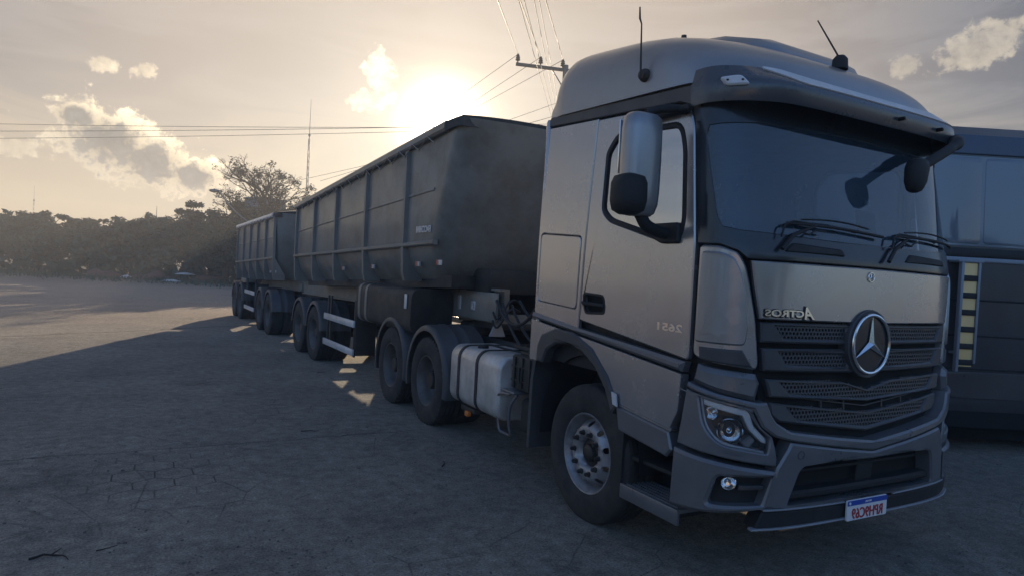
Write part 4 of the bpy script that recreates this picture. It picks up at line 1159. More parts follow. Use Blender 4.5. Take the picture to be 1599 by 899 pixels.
def fender(parent, x0, x1, yc, zc, r, a0, a1, m=None, th=.022, ribs=True):
    bm = new(); n = 22; V = []
    for k in range(n+1):
        t = R_(a0+(a1-a0)*k/n); c, s_ = math.cos(t), math.sin(t)
        s = -1 if x0 < x1 else 1     # x0 is the outer edge
        prof = [(x0, -.055), (x0, -.005), (x0-s*.018, .012), (x0-s*.05, .02), (x0-s*.20, .02), (x0-s*.215, .030), (x0-s*.24, .03), (x0-s*.255, .02), (x0-s*.36, .02), (x0-s*.375, .03), (x0-s*.40, .03), (x0-s*.415, .02), (x1, .02), (x1, -.002), (x0-s*.04, -.002), (x0-s*.022, -.055)]
        V.append([bm.verts.new((xx, yc+(r+dr)*c, zc+(r+dr)*s_)) for xx, dr in prof])
    for k in range(n):
        for j in range(len(V[0])): 
            l = (j+1) % len(V[0]); bm.faces.new((V[k][j], V[k][l], V[k+1][l], V[k+1][j]))
    bm.faces.new(V[0]); bm.faces.new(V[-1][::-1]); bmesh.ops.recalc_face_normals(bm, faces=bm.faces)
    return obj('mudguard', bm, m or M['dplastic'], parent, 50)
for yy in (WY_A, WY_B):
    for s in (-1, 1): fender(T, X0+s*1.19, X0+s*.62, yy, .53, .645, -14, 192)
bm = new()   # triangular lamp stand between guards
loft(bm, [[(X0-.55, 4.35, 1.1), (X0-.35, 4.35, 1.1), (X0-.35, 4.4, 1.1), (X0-.55, 4.4, 1.1)], [(X0-.46, 4.36, 1.33), (X0-.44, 4.36, 1.33), (X0-.44, 4.38, 1.33), (X0-.46, 4.38, 1.33)]])
obj('chock_bracket', bm, M['lip'], T)

# ------------------------------------------------------------------ trailers (local: y runs back along the trailer, left side at x = -HW)
TH = R_(1.643); HW = 1.25
TO = Vector((-1.251, 6.0, 0))
TN = Vector((math.cos(TH), math.sin(TH), 0)); TDIR = Vector((-math.sin(TH), math.cos(TH), 0))
def troot(name, label, cat, s0): 
    return thing(name, label, cat, TO+TN*HW+TDIR*s0, TH, None, False)
def hauler_body(T_, s0, s1, zt, zr, zbm, posts, front_lean, text, toprail):
    """s0..s1 local extents; zt/zr/zbm = functions of local y for top, mid rail and bottom heights"""
    # hull: closed plan rings at five levels
    def plan(level):
        k = level      # 0 bottom .. 1 rail .. 2 top
        pts = []
        ins = {0: .30, .5: .14, 1: .055, 1.5: .055, 2: .055}[k]
        lean = {0: .25, .5: .12, 1: 0, 1.5: -front_lean*.5, 2: -front_lean}[k]
        w = HW-ins; r = (.42, .38, .32, .26, .20)[int(k*2)]; fy = s0+lean; ry = s1-(.10 if k == 0 else 0)
        P_ = [(-w, ry), (-w, (fy+ry)/2), (-w, fy+r)]
        for i in range(1, 8):
            t = math.pi/2*i/8; P_.append((-w+r-r*math.cos(t), fy+r-r*math.sin(t)))
        P_ += [(-.5, fy-.04), (0, fy-.06), (.5, fy-.04)]
        for i in range(7, 0, -1):
            t = math.pi/2*i/8; P_.append((w-r+r*math.cos(t), fy+r-r*math.sin(t)))
        P_ += [(w, fy+r), (w, (fy+ry)/2), (w, ry)]
        def z(y): 
            a, b_, c = zbm(y), zr(y), zt(y)
            return {0: a, .5: a+(b_-a)*.45, 1: b_, 1.5: b_+(c-b_)*.5, 2: c}[k]
        return [Vector((x, y, z(y))) for x, y in P_]
    bm = new(); loft(bm, [plan(k) for k in (0, .5, 1, 1.5, 2)], True, True)
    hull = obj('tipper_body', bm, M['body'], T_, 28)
    # horizontal pressed ribs between the posts, mid rail, bottom rail
    for s in (-1, 1):
        bm = new()
        def strip(y0, y1, zf, h, out, m_=None, base=.05):
            n = 6; V = []
            for i in range(n+1):
                y = y0+(y1-y0)*i/n; z = zf(y)
                V.append([bm.verts.new((s*x, y, zz)) for x, zz in ((HW-base-.02, z-h/2), (HW-base+out*.7, z-h/2), (HW-base+out, z-h/4), (HW-base+out, z+h/4), (HW-base+out*.7, z+h/2), (HW-base-.02, z+h/2))])
            for i in range(n):
                for k in range(6): bm.faces.new((V[i][k], V[i][(k+1) % 6], V[i+1][(k+1) % 6], V[i+1][k]))
            bm.faces.new(V[0]); bm.faces.new(V[-1][::-1])
        strip(s0+.12, s1, lambda y: zr(y), .06, .05); bmesh.ops.recalc_face_normals(bm, faces=bm.faces)
        obj('side_rail', bm, M['rail'], hull)
        bm = new()
        for fr in (.56,): strip(s0+.25, s1, lambda y: zr(y)+(zt(y)-zr(y))*fr*.85, .035, .014, None, .055)
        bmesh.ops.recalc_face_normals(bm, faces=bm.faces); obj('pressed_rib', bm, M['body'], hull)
        bm = new(); strip(s0-front_lean+.35, s1+.02, lambda y: zt(y)-.04, .12, .07); bmesh.ops.recalc_face_normals(bm, faces=bm.faces)
        obj('top_rail', bm, M[toprail], hull)
        for y in posts:
            bm = new(); zc, za, zb2 = zt(y)-.08, zr(y), zbm(y)-.03
            V = []
            for z, w, o in ((zc, .045, .0), (za, .052, .0), (zb2+.12, .052, .02), (zb2, .05, .05)):
                V.append([bm.verts.new((s*x, y+dy, z)) for x, dy in ((HW-.32 if z < za else HW-.06, -w), (HW-.004-o, -w*.8), (HW-.004-o, w*.8), (HW-.32 if z < za else HW-.06, w))])
            for i in range(3):
                for k in range(4): bm.faces.new((V[i][k], V[i][(k+1) % 4], V[i+1][(k+1) % 4], V[i+1][k]))
            bm.faces.new(V[0]); bm.faces.new(V[-1][::-1]); bmesh.ops.recalc_face_normals(bm, faces=bm.faces)
            obj('side_post', bm, M['rail'], hull)
    # tarpaulin over the load
    bm = new(); V = []
    n = 14
    ys = [s0-front_lean+.03, s0-front_lean+.02, s0-front_lean+.10, s0-front_lean+.4] + [s0+(s1-s0)*t for t in (.12, .25, .4, .55, .7, .85, .99)]+[s1]
    rnd_ = random.Random(int(s0*10)+5)
    for i, y in enumerate(ys):
        ring = []; cz = (.01, .05, .09, .13)[i] if i < 4 else .17+rnd_.uniform(-.03, .03)
        wv = rnd_.uniform(-.01, .01)
        for k in range(n+1):
            u = -1+2*k/n; w = HW+.005
            if i < 4: w = (HW-.12, HW-.07, HW-.02, HW)[i]
            x = u*w; z = zt(y)+.01+cz*(1-abs(u)**2.4)+wv
            ring.append((x, y, z))
        V.append([bm.verts.new(q) for q in [(ring[0][0], y, zt(y)-.10)]+ring+[(ring[-1][0], y, zt(y)-.10)]])
    for i in range(len(V)-1):
        for k in range(len(V[0])-1): bm.faces.new((V[i][k], V[i][k+1], V[i+1][k+1], V[i+1][k]))
    bm.faces.new(V[0][::-1]); bm.faces.new(V[-1]); bmesh.ops.recalc_face_normals(bm, faces=bm.faces)
    obj('tarpaulin', bm, M['tarp'], T_, 60)
    bm = new(); pts = []      # lashing rope laced from the tarpaulin edge to the hooks
    y = s0+.15; k = 0
    while y < s1-.05:
        pts.append((-(HW+.028), y, zt(y)-(.07 if k % 2 else .20))); y += .24; k += 1
    tube(bm, pts, .007, 6); obj('lashing_rope', bm, M['rope'], T_)
    if text:
        bm = new()
        fL = lambda y, z, off=0: Vector((-(HW-.05+off), y, z))
        text_bm(bm, text, fL, s0+.52, zr(s0+.3)+.175, .085, .46, .0, .012, False, 0, .02)
        obj('lettering', bm, M['refw'], hull)
    for y in (s0+.13, s0+.80, s0+2.6, s0+4.2):
        if y > s1: continue
        bm = new(); z = zbm(y)+.19
        for j, mm in ((0, 0), (1, 1)):
            vs_ = box(bm, -(HW-.085), -(HW-.11), y-.085+j*.08-.05*j, y-.085+.07+j*.05, z-.03, z+.03, .0, 2, mm)
        obj('reflective_sticker', bm, [M['refw'], M['redr']], hull)
    return hull
def chassis(T_, ya, yb, z0a, z1a, z0b, z1b):
    bm = new()
    for s in (-1, 1):
        loft(bm, [[Vector((s*x, y, z)) for x, z in ((.46, a), (.58, a), (.58, a+.03), (.53, a+.03), (.53, b-.03), (.58, b-.03), (.58, b), (.46, b))] for y, a, b in ((ya, z0a, z1a), (ya+2.1, z0a-.02, z1a), ((ya+yb)/2, (z0b+z0a)/2, (z1a+z1b)/2), (yb, z0b, z1b))])
    k = 0
    y = ya+.2
    while y < yb: box(bm, -.47, .47, y-.04, y+.04, z0b+.1, z1b-.06); y += 1.1
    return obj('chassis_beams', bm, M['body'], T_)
def axle_group(T_, ys, guards=True, wheel_src=None):
    for y in ys:
        if wheel_src is None:
            w = [wheel(T_, -HW+.02, y, -1, 'drive'), wheel(T_, -HW+.335, y, -1, 'drive'), wheel(T_, HW-.02, y, 1, 'drive'), wheel(T_, HW-.335, y, 1, 'drive')]
            wheel_src = (y, w)
        else:
            for o in wheel_src[1]:
                c = copy_tree(o, T_); c.location = (0, y-wheel_src[0], 0)
        bm = new(); tube(bm, [(-1.0, y, .52), (1.0, y, .52)], .07, 10)
        for s in (-1, 1): box(bm, s*.5-.05, s*.5+.05, y-.35, y+.35, .56, .68, .02); box(bm, s*.5-.06, s*.5+.06, y-.08, y+.08, .45, 1.1, .01)
        obj('axle', bm, M['chassis'], T_)
        if guards:
            for s in (-1, 1): fender(T_, s*(HW+.0), s*(HW-.58), y, .53, .60, 8, 172)
    return wheel_src
def side_guard(T_, y0, y1):
    for s in (-1, 1):
        for z in (.92, .46):
            bm = new(); box(bm, min(s*(HW-.01), s*(HW-.045)), max(s*(HW-.01), s*(HW-.045)), y0, y1, z-.055, z+.055, .008); g = obj('guard_rail', bm, M['refw'], T_)
        bm = new()
        for y in (y0+.07, y1-.12, y1-.3): box(bm, min(s*(HW-.05), s*(HW-.08)), max(s*(HW-.05), s*(HW-.08)), y-.03, y+.03, .38, 1.3, .005)
        box(bm, min(s*(HW-.06), s*(HW-.40)), max(s*(HW-.06), s*(HW-.40)), y0, y0+.05, .41, 1.2, .005)
        obj('guard_bracket', bm, M['chassis'], T_)
def lin2(a, va, b_, vb): return lambda y: va+(y-a)*(vb-va)/(b_-a)
T1 = troot('tipper_trailer', 'longer dark grey tarpaulin-covered tipper trailer right behind the truck cab', 'trailer', 0)
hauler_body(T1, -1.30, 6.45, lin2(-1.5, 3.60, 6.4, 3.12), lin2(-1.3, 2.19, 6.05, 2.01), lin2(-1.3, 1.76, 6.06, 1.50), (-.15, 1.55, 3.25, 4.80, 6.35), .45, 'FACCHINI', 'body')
chassis(T1, -1.75, 8.4, 1.26, 1.67, 1.10, 1.42)
bm = new(); loft(bm, [[(-.95, y, z-.12), (.95, y, z-.12), (.95, y, z+.04), (-.95, y, z+.04)] for y, z in ((-1.15, 1.765), (6.2, 1.50))]); box(bm, -.62, .62, -1.5, -.9, 1.6, 1.9, .02); obj('subframe', bm, M['chassis'], T1)
W1 = axle_group(T1, (4.45, 5.72))
side_guard(T1, 1.85, 3.68)
fB = lambda y, z, off=0.0: Vector((-.58-off, y, z))
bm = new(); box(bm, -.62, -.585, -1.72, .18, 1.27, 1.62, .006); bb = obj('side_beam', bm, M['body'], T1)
def fB2(y, z, off=0.0): return Vector((-.62-off, y, z))
bm = new(); panel_bm(bm, rnd([(-.62, 1.415), (-.52, 1.405), (-.52, 1.59), (-.62, 1.60)], .01), lambda y, z, o=0: fB2(y-.15, z-.05, o), 0, .004, (), 0, .2); obj('white_label', bm, M['refw'], bb)
bm = new(); panel_bm(bm, [(-.77, 1.615), (-.665, 1.615), (-.665, 1.58), (-.77, 1.58)], fB2, 0, .004, (), 0, .2); obj('small_label', bm, M['rail'], bb)
bm = new(); panel_bm(bm, rnd([(-1.18, 1.38), (-1.06, 1.38), (-1.06, 1.49), (-1.18, 1.49)], .01), fB2, 0, .004, [[(-1.15, 1.40), (-1.125, 1.40), (-1.125, 1.47), (-1.15, 1.47)]], 0, .2); obj('black_and_white_label', bm, M['refw'], bb)
bm = new(); panel_bm(bm, rnd([(-.33, 1.50), (-.24, 1.50), (-.24, 1.56), (-.33, 1.56)], .01), fB2, 0, .004, [[(-.30, 1.52), (-.27, 1.52), (-.27, 1.54), (-.30, 1.54)]], 0, .2)
panel_bm(bm, rnd([(-.47, 1.495), (-.38, 1.495), (-.38, 1.555), (-.47, 1.555)], .01), fB2, 0, .004, [[(-.44, 1.515), (-.41, 1.515), (-.41, 1.535), (-.44, 1.535)]], 0, .2)
obj('square_marks', bm, M['refw'], bb)
bm = new(); panel_bm(bm, [(-.35, 1.475), (-.20, 1.475), (-.20, 1.49), (-.35, 1.49)], fB2, 0, .004, (), 0, .2); obj('green_mark', bm, M['green'], bb)
bm = new(); panel_bm(bm, rnd([(-.16, 1.46), (-.08, 1.45), (-.07, 1.53), (-.10, 1.59), (-.15, 1.56)], .01), fB2, 0, .004, (), 0, .2); obj('orange_mark', bm, M['amber'], bb)
# storage drum with pale straps, landing legs, rear bumper
bm = new()
loft(bm, [[Vector((-.93+.30*math.copysign(abs(math.cos(t))**.38, math.cos(t)), y, 1.30+.30*math.copysign(abs(math.sin(t))**.38, math.sin(t)))) for t in [2*math.pi*k/28 for k in range(28)]] for y in (-.55, -.5, 1.7, 1.78)])
sd = obj('storage_tank', bm, M['chassis'], T1, 40)
for yy in (1.62, 1.30):
    bm = new(); loft(bm, [[Vector((-.93+.307*math.copysign(abs(math.cos(t))**.38, math.cos(t)), y, 1.30+.307*math.copysign(abs(math.sin(t))**.38, math.sin(t)))) for t in [2*math.pi*k/28 for k in range(28)]] for y in (yy-.05, yy+.05)])
    obj('tank_band', bm, M['rail'], sd, 40)
bm = new(); box(bm, -1.245, -1.232, -.42, -.34, 1.33, 1.52, .003); obj('tank_latch', bm, M['refw'], sd)
for s in (-1, 1):
    bm = new(); box(bm, s*.72-.06, s*.72+.06, -.35, -.23, .55, 1.5, .01); box(bm, s*.72-.14, s*.72+.14, -.41, -.17, .50, .55, .01)
    obj('landing_leg', bm, M['chassis'], T1)
bm = new(); box(bm, -.5, .5, -1.6, -.9, 1.17, 1.25, .01); tube(bm, [(0, -.75, 1.2), (0, -.75, 1.1)], .05, 12); obj('kingpin_plate', bm, M['chassis'], T1)
bm = new()
for z in (1.32, 1.42): tube(bm, smooth_path([(-.30, -1.75, z+.08), (-.5, -1.86, z+.12), (-.62, -1.78, z-.1), (-.66, -1.72, z-.02)], 5), .014, 8)
obj('front_hoses', bm, M['strap'], T1)
bm = new(); box(bm, -.9, .9, 6.7, 6.8, .95, 1.1, .01); box(bm, -.5, .5, 6.75, 8.3, 1.0, 1.12, .02); obj('rear_coupling_frame', bm, M['chassis'], T1)
# dolly under the second trailer
DL = troot('dolly', 'low two-axle dolly coupling the two trailers', 'trailer', 9.8)
Wd = []
for o in W1[1]:
    c = copy_tree(o, DL); c.location = (0, -.6-4.45, 0); Wd.append(c)
    c = copy_tree(o, DL); c.location = (0, .65-4.45, 0)
bm = new(); tube(bm, [(-1.0, -.6, .52), (1.0, -.6, .52)], .07, 10); tube(bm, [(-1.0, .65, .52), (1.0, .65, .52)], .07, 10); obj('axle', bm, M['chassis'], DL)
for y in (-.6, .65):
    for s in (-1, 1): fender(DL, s*HW, s*(HW-.58), y, .53, .60, 8, 172)
bm = new()
for s in (-1, 1): box(bm, s*.5-.05, s*.5+.05, -1.2, 1.2, .85, 1.05, .01)
loft(bm, [[(-.5, -1.2, .85), (.5, -1.2, .85), (.5, -1.2, 1.02), (-.5, -1.2, 1.02)], [(-.08, -2.6, .88), (.08, -2.6, .88), (.08, -2.6, 1.0), (-.08, -2.6, 1.0)]])
obj('dolly_frame', bm, M['chassis'], DL)
bm = new(); lathe(bm, [(0, .0), (.42, .0), (.45, -.03), (.45, -.07), (0, -.07)], (0, 0, 1.16), 'Z', 24); obj('coupling_plate', bm, M['chassis'], DL)
# second trailer
T2 = troot('tipper_trailer', 'shorter dark tipper trailer with a pale top rail at the far rear', 'trailer', 8.75)
hauler_body(T2, 0, 6.45, lin2(0, 3.07, 6.2, 2.98), lin2(0, 1.95, 6.2, 1.78), lin2(0, 1.42, 6.2, 1.27), (.10, 1.25, 2.5, 3.75, 5.0, 6.3), .12, None, 'refw')
chassis(T2, -.1, 6.4, 1.14, 1.38, 1.0, 1.25)
for o in W1[1]:
    for y in (5.2, 6.38):
        c = copy_tree(o, T2); c.location = (0, y-4.45, 0)
for y in (5.2, 6.38):
    bm = new(); tube(bm, [(-1.0, y, .52), (1.0, y, .52)], .07, 10); box(bm, -.56, -.44, y-.1, y+.1, .5, 1.1); box(bm, .44, .56, y-.1, y+.1, .5, 1.1); obj('axle', bm, M['chassis'], T2)
    for s in (-1, 1): fender(T2, s*HW, s*(HW-.58), y, .53, .60, 8, 172)
side_guard(T2, 2.6, 4.3)
bm = new(); box(bm, -1.22, -.75, 4.3, 5.2, 1.18, 1.30, .02); obj('rear_box', bm, M['rail'], T2)

# ------------------------------------------------------------------ the coach on the right
CO = Vector((4.60, 1.62, 0)); cu_ = Vector((.89, -.456, 0)).normalized(); CA = math.atan2(cu_.y, cu_.x)
CB = thing('parked_coach', 'tall dark coach standing behind the right side of the truck cab, tinted windows', 'coach', CO, CA, None, False)
# local x along the side (to the right), y away from the camera (left-hand normal), z up
CL0, CL1, CWD = -3.3, 8.6, 2.5  # left end lengthened out of view to shade the ground beside the cab
def cring(x, ins=0.0):
    return [Vector((x, y, z)) for y, z in ((ins+.04, .50+ins), (ins, .62+ins), (ins, 2.36), (ins+.05, 3.62), (ins+.10, 3.85-ins), (ins+.26, 3.98-ins), (ins+.7, 4.04-ins), (CWD-.7-ins, 4.04-ins), (CWD-.26-ins, 3.98-ins), (CWD-.1-ins, 3.85-ins), (CWD-.05-ins, 3.62), (CWD-ins, 2.36), (CWD-ins, .62+ins), (CWD-.04-ins, .50+ins))]
bm = new(); loft(bm, [cring(CL0, .25), cring(CL0+.1, .08), cring(CL0+.3, 0), cring(0), cring(2), cring(4), cring(6), cring(CL1-.3, 0), cring(CL1-.1, .08), cring(CL1, .25)])
cbod = obj('body', bm, M['coachb'], CB, 30)
def FC(x, z, off=0.0):       # coach side surface
    y = 0 if z < 2.36 else .05*(z-2.36)/1.26 if z < 3.62 else .05+.05*(z-3.62)/.23
    return Vector((x, y-off, z))
bm = new(); box(bm, CL0+.5, CL1-.5, .35, CWD-.2, .10, .6); box(bm, CL0+.4, CL1-.4, .04, .10, .30, .55); obj('underfloor_sun_block', bm, M['void'], CB)  # dark block and skirt added to stop sun passing under the coach
bm = new(); panel_bm(bm, rnd([(CL0+.35, 3.60), (CL1-.35, 3.60), (CL1-.35, 3.85), (CL0+.35, 3.85)], .03), FC, -.02, .02, (), .01, .8); obj('roof_band', bm, M['coachr'], cbod)
bm = new(); panel_bm(bm, [(CL0+.35, 2.47), (CL1-.35, 2.47), (CL1-.35, 2.36), (CL0+.35, 2.36)], FC, -.01, .014, (), .006, .8); obj('belt_trim', bm, M['matte'], cbod)
bm = new(); panel_bm(bm, [(CL0+.35, 2.355), (CL1-.35, 2.355), (CL1-.35, 2.30), (CL0+.35, 2.30)], FC, -.01, .018, (), .006, .8); obj('pale_trim', bm, M['coachl'], cbod)
bm = new(); panel_bm(bm, rnd([(CL0+.38, 2.49), (CL1-.38, 2.49), (CL1-.38, 3.58), (CL0+.38, 3.58)], .05), FC, -.01, .004, (), .003, .8); obj('window_surround', bm, M['coachglass'], cbod)
x = CL0+.45; 
while x < CL1-1.3:
    panel('window', rnd([(x, 2.52), (x+1.38, 2.52), (x+1.38, 3.56), (x, 3.56)], .06), M['coachglass'], CB, -.01, .010, (), FC, .004, .5); x += 1.42
for z in (1.85, 1.42, 1.02):
    bm = new(); panel_bm(bm, [(CL0+.35, z-.012), (CL1-.35, z-.012), (CL1-.35, z+.012), (CL0+.35, z+.012)], FC, -.01, .010, (), .003, .9); obj('body_line', bm, M['matte'], cbod)
x = CL0+1.1
for x in (-.55, 1.0, 2.55, 4.1, 5.65):
    panel('luggage_hatch', rnd([(x, .98), (x+1.46, .98), (x+1.46, .66), (x, .66)], .04), M['coachb'], CB, -.01, .008, (), FC, .006, .8)
for x in (-2.2, 6.9):
    bm = new()
    prof = [(.0, .06), (.14, .06), (.16, .10), (.27, .10), (.29, .02), (.31, .0), (.42, -.015), (.49, 0), (.50, .03), (.50, .27)]
    lathe(bm, [(a, -b) for a, b in prof], (x, -.0+.02, .50), 'Y', 32, -1)
    obj('wheel', bm, M['tyre'], CB)
    bm = new(); panel_bm(bm, [(x+.62*math.cos(t), .42+.64*math.sin(t)) for t in [math.pi*k/16 for k in range(17)]], FC, -.01, .003, (), 0, .4); obj('wheel_arch', bm, M['void'], CB)
SB = thing('striped_daylight_board', 'narrow made-up cream board with black bars, standing in for back-lit daylight', 'stand-in board', CO, CA, None, False)  # made-up board; its cream colour stands in for back-lit daylight between bars
bx0, bx1, by = -.345, -.17, -.16
bm = new(); box(bm, bx0, bx1, by, by+.02, 1.06, 2.28, .004); sbd = obj('board', bm, M['cream'], SB)
bm = new()
for z in (2.10, 1.90, 1.70, 1.50, 1.30, 1.11): box(bm, bx0-.01, bx1+.01, by-.012, by-.001, z-.034, z+.034, .002)
obj('black_bars', bm, M['matte'], sbd)
bm = new(); box(bm, bx0-.07, bx1+.06, by-.02, -.001, 2.285, 2.31, .004); box(bm, bx1+.002, bx1+.03, by-.02, by+.03, 1.1, 2.284, .004); box(bm, bx0-.035, bx0-.002, by-.03, by+.03, 1.0, 2.284, .004)
box(bm, bx0, bx1, by+.021, -.001, 1.2, 1.23); obj('bracket', bm, M['coachl'], SB)

# ------------------------------------------------------------------ trees
def leaf_quad(bm, c, n, size, rng):
    a = n.cross(Vector((rng.uniform(-1, 1), rng.uniform(-1, 1), rng.uniform(-1, 1)))).normalized(); b_ = n.cross(a)
    l, w = size*rng.uniform(.7, 1.3), size*rng.uniform(.35, .6)
    bm.faces.new([bm.verts.new(c+a*l), bm.verts.new(c+b_*w), bm.verts.new(c-a*l), bm.verts.new(c-b_*w)])
def crown_bm(rng, kind, H):
    bm = new(); clumps = []
    if kind == 'spreading':      # flat layered feathery tops
        for i in range(26):
            r = rng.uniform(0, 2.9); t = rng.uniform(0, 6.28); z = H*(.66+.30*rng.random())-r*.16
            clumps.append((Vector((r*math.cos(t), r*math.sin(t), z)), rng.uniform(.4, .85), .50))
        for i in range(16):
            r = rng.uniform(.3, 2.4); t = rng.uniform(0, 6.28)
            clumps.append((Vector((r*math.cos(t), r*math.sin(t), H*rng.uniform(.25, .68))), rng.uniform(.6, 1.0), .8))
    elif kind == 'round':
        for i in range(40):
            v = Vector((rng.gauss(0, 1), rng.gauss(0, 1), rng.gauss(0, 1))).normalized()*rng.uniform(.5, 1)
            clumps.append((Vector((v.x*2.1, v.y*2.1, H*.58+v.z*H*.38)), rng.uniform(.45, .85), .8))
    elif kind == 'tall':
        for i in range(36):
            z = rng.uniform(.22, 1); r = 1.5*(1-z)**.6*rng.uniform(.2, 1)+.2; t = rng.uniform(0, 6.28)
            clumps.append((Vector((r*math.cos(t), r*math.sin(t), H*z*.97)), rng.uniform(.35, .7), .9))
    else:                        # sparse: see-through top
        for i in range(24):
            v = Vector((rng.gauss(0, 1), rng.gauss(0, 1), rng.gauss(0, 1))).normalized()*rng.uniform(.6, 1)
            clumps.append((Vector((v.x*1.9, v.y*1.9, H*.66+v.z*H*.32)), rng.uniform(.25, .5), .7))
        for i in range(14):
            t = rng.uniform(0, 6.28); clumps.append((Vector((1.5*math.cos(t), 1.5*math.sin(t), H*rng.uniform(.2, .55))), rng.uniform(.6, .9), .8))
    for c, r, fl in clumps:
        k = int(38+70*r)
        for j in range(k):
            v = Vector((rng.gauss(0, 1), rng.gauss(0, 1), rng.gauss(0, 1))); v.normalize(); v *= rng.random()**.4*r
            leaf_quad(bm, c+Vector((v.x, v.y, v.z*fl)), Vector((v.x+rng.uniform(-.5, .5), v.y+rng.uniform(-.5, .5), v.z+rng.uniform(0, 1))).normalized(), .17, rng)
    return bm, clumps
def trunk_bm(rng, H, clumps):
    bm = new()
    main = [Vector((0, 0, 0)), Vector((rng.uniform(-.1, .1), rng.uniform(-.1, .1), H*.25)), Vector((rng.uniform(-.25, .25), rng.uniform(-.25, .25), H*.5)), Vector((rng.uniform(-.3, .3), rng.uniform(-.3, .3), H*.8))]
    tube(bm, main, [.17, .14, .10, .04], 8)
    for c, r, f in clumps[::2]:
        b0 = main[1].lerp(main[2], rng.random()) if c.z < H*.7 else main[2].lerp(main[3], rng.random()*.6)
        if b0.z > c.z: b0 = main[1]
        tube(bm, [b0, b0.lerp(c, .5)+Vector((0, 0, -.1)), c], [.06, .04, .015], 5)
    return bm
protos = {}
for kind, H, mm in (('spreading', 5.6, 'leafA'), ('round', 5.6, 'leafB'), ('tall', 6.4, 'leafA'), ('sparse', 6.6, 'leafC'), ('round2', 5.0, 'leafA')):
    rng = random.Random(hash(kind) % 1000 if False else len(kind)*17+int(H*10))
    cb, cl = crown_bm(rng, kind if kind != 'round2' else 'round', H)
    tb = trunk_bm(rng, H, cl)
    mt_, mc = bpy.data.meshes.new('trunk'), bpy.data.meshes.new('crown')
    tb.to_mesh(mt_); cb.to_mesh(mc); tb.free(); cb.free()
    mt_.materials.append(M['bark']); mc.materials.append(M[mm])
    protos[kind] = (mt_, mc, H)
NAMES = {'spreading': ('spreading_tree', 'flat-topped feathery tree'), 'round': ('bushy_tree', 'rounded bushy tree'), 'round2': ('bushy_tree', 'low dark bushy tree'), 'tall': ('slender_tree', 'slender pointed dark tree'), 'sparse': ('thin_tree', 'thin-crowned olive tree')}
rng = random.Random(11)
def at(px, py, dep): return CAM+CR*((px-799.5)/F_PX*dep)-CU*((py-449.5)/F_PX*dep)+CF*dep
tree_spots = []      # world x, y, kind, top height
front = [(-21.5, 76, 'round', 4.9), (-19.2, 74, 'spreading', 4.5), (-17.0, 77, 'spreading', 4.6), (-15.2, 74, 'round2', 4.5), (-13.6, 76, 'spreading', 5.3), (-11.9, 73, 'round', 4.5), (-10.6, 74, 'spreading', 5.0), (-9.0, 72, 'round2', 4.2), (-7.5, 73, 'round', 4.2),
         (-6.2, 71, 'spreading', 4.9), (-5.0, 72, 'spreading', 5.2), (-3.7, 70, 'round', 5.3), (-2.6, 71, 'round2', 5.3), (-1.1, 68, 'sparse', 6.7), (-.1, 70, 'sparse', 6.9), (1.2, 69, 'round', 5.6), (2.3, 66, 'round', 6.2), (3.4, 65, 'tall', 6.8), (4.6, 66, 'round', 6.4),
         (5.8, 64, 'round', 6.6), (7.0, 66, 'spreading', 6.9), (8.4, 65, 'round', 7.2), (9.8, 64, 'tall', 7.8), (11.5, 65, 'round', 7.0), (13.5, 64, 'round', 7.2), (16, 65, 'spreading', 7.0), (19, 66, 'round', 6.8), (22.5, 65, 'round', 7.0)]
back = [(-23.5, 82, 'round2', 5.0), (-16.2, 83, 'round2', 5.0), (-9.6, 82, 'round', 4.8), (-4.2, 80, 'tall', 5.9), (.6, 78, 'round2', 6.4), (6.2, 76, 'round', 7.2)]
ordn = ['first', 'second', 'third', 'fourth', 'fifth', 'sixth', 'seventh', 'eighth', 'ninth', 'tenth', 'eleventh', 'twelfth', 'thirteenth', 'fourteenth', 'fifteenth', 'sixteenth', 'seventeenth', 'eighteenth', 'nineteenth', 'twentieth', 'twenty-first', 'twenty-second', 'twenty-third', 'twenty-fourth', 'twenty-fifth', 'twenty-sixth', 'twenty-seventh', 'twenty-eighth']
def put_tree(x, y, kind, h, label):
    mt_, mc, H = protos[kind]
    t = thing(NAMES[kind][0], label, 'tree', (x, y, 0), rng.uniform(0, 6.28), 'trees in the far tree line', False)
    k = h/H*1.09; t.scale = (k*rng.uniform(.95, 1.25), k*rng.uniform(.95, 1.25), k)
    for nm, me in (('trunk', mt_), ('crown', mc)):
        o = bpy.data.objects.new(nm, me); COL.objects.link(o); o.parent = t
KN = .85
def nearer(x, y): return CAM.x+(x-CAM.x)*KN, CAM.y+(y-CAM.y)*KN
front = [(*nearer(x, y), k_, 1.84+(h-1.84)*KN) for x, y, k_, h in front]
back = [(*nearer(x, y), k_, 1.84+(h-1.84)*KN) for x, y, k_, h in back]
for i, (x, y, kind, h) in enumerate(front): put_tree(x, y, kind, h, '%s, %s from the left in the front row' % (NAMES[kind][1], ordn[i]))
for i, (x, y, kind, h) in enumerate(back): put_tree(x, y, kind, h, '%s behind the front row, %s from the left' % (NAMES[kind][1], ordn[i]))
bm = new()
for i in range(15000):
    x = rng.uniform(-32, 26); z0 = max(0, rng.gauss(0, 1)); y = (78-.42*(x+20) if x > -20 else 78)+rng.gauss(0, 1.5)-2
    if x > 10: y = 63+rng.gauss(0, 1.5)
    x0, y0 = x, y; x, y = nearer(x, y); x_ = x0
    h = 1.9+1.1*math.sin(x_*.7)+.9*math.sin(x_*1.9+1)+.5*math.sin(x_*4.3)
    leaf_quad(bm, Vector((x, y, rng.random()**.8*max(.6, h+.7))), Vector((rng.uniform(-1, 1), rng.uniform(-1, .3), rng.uniform(0, 1))).normalized(), .30, rng)
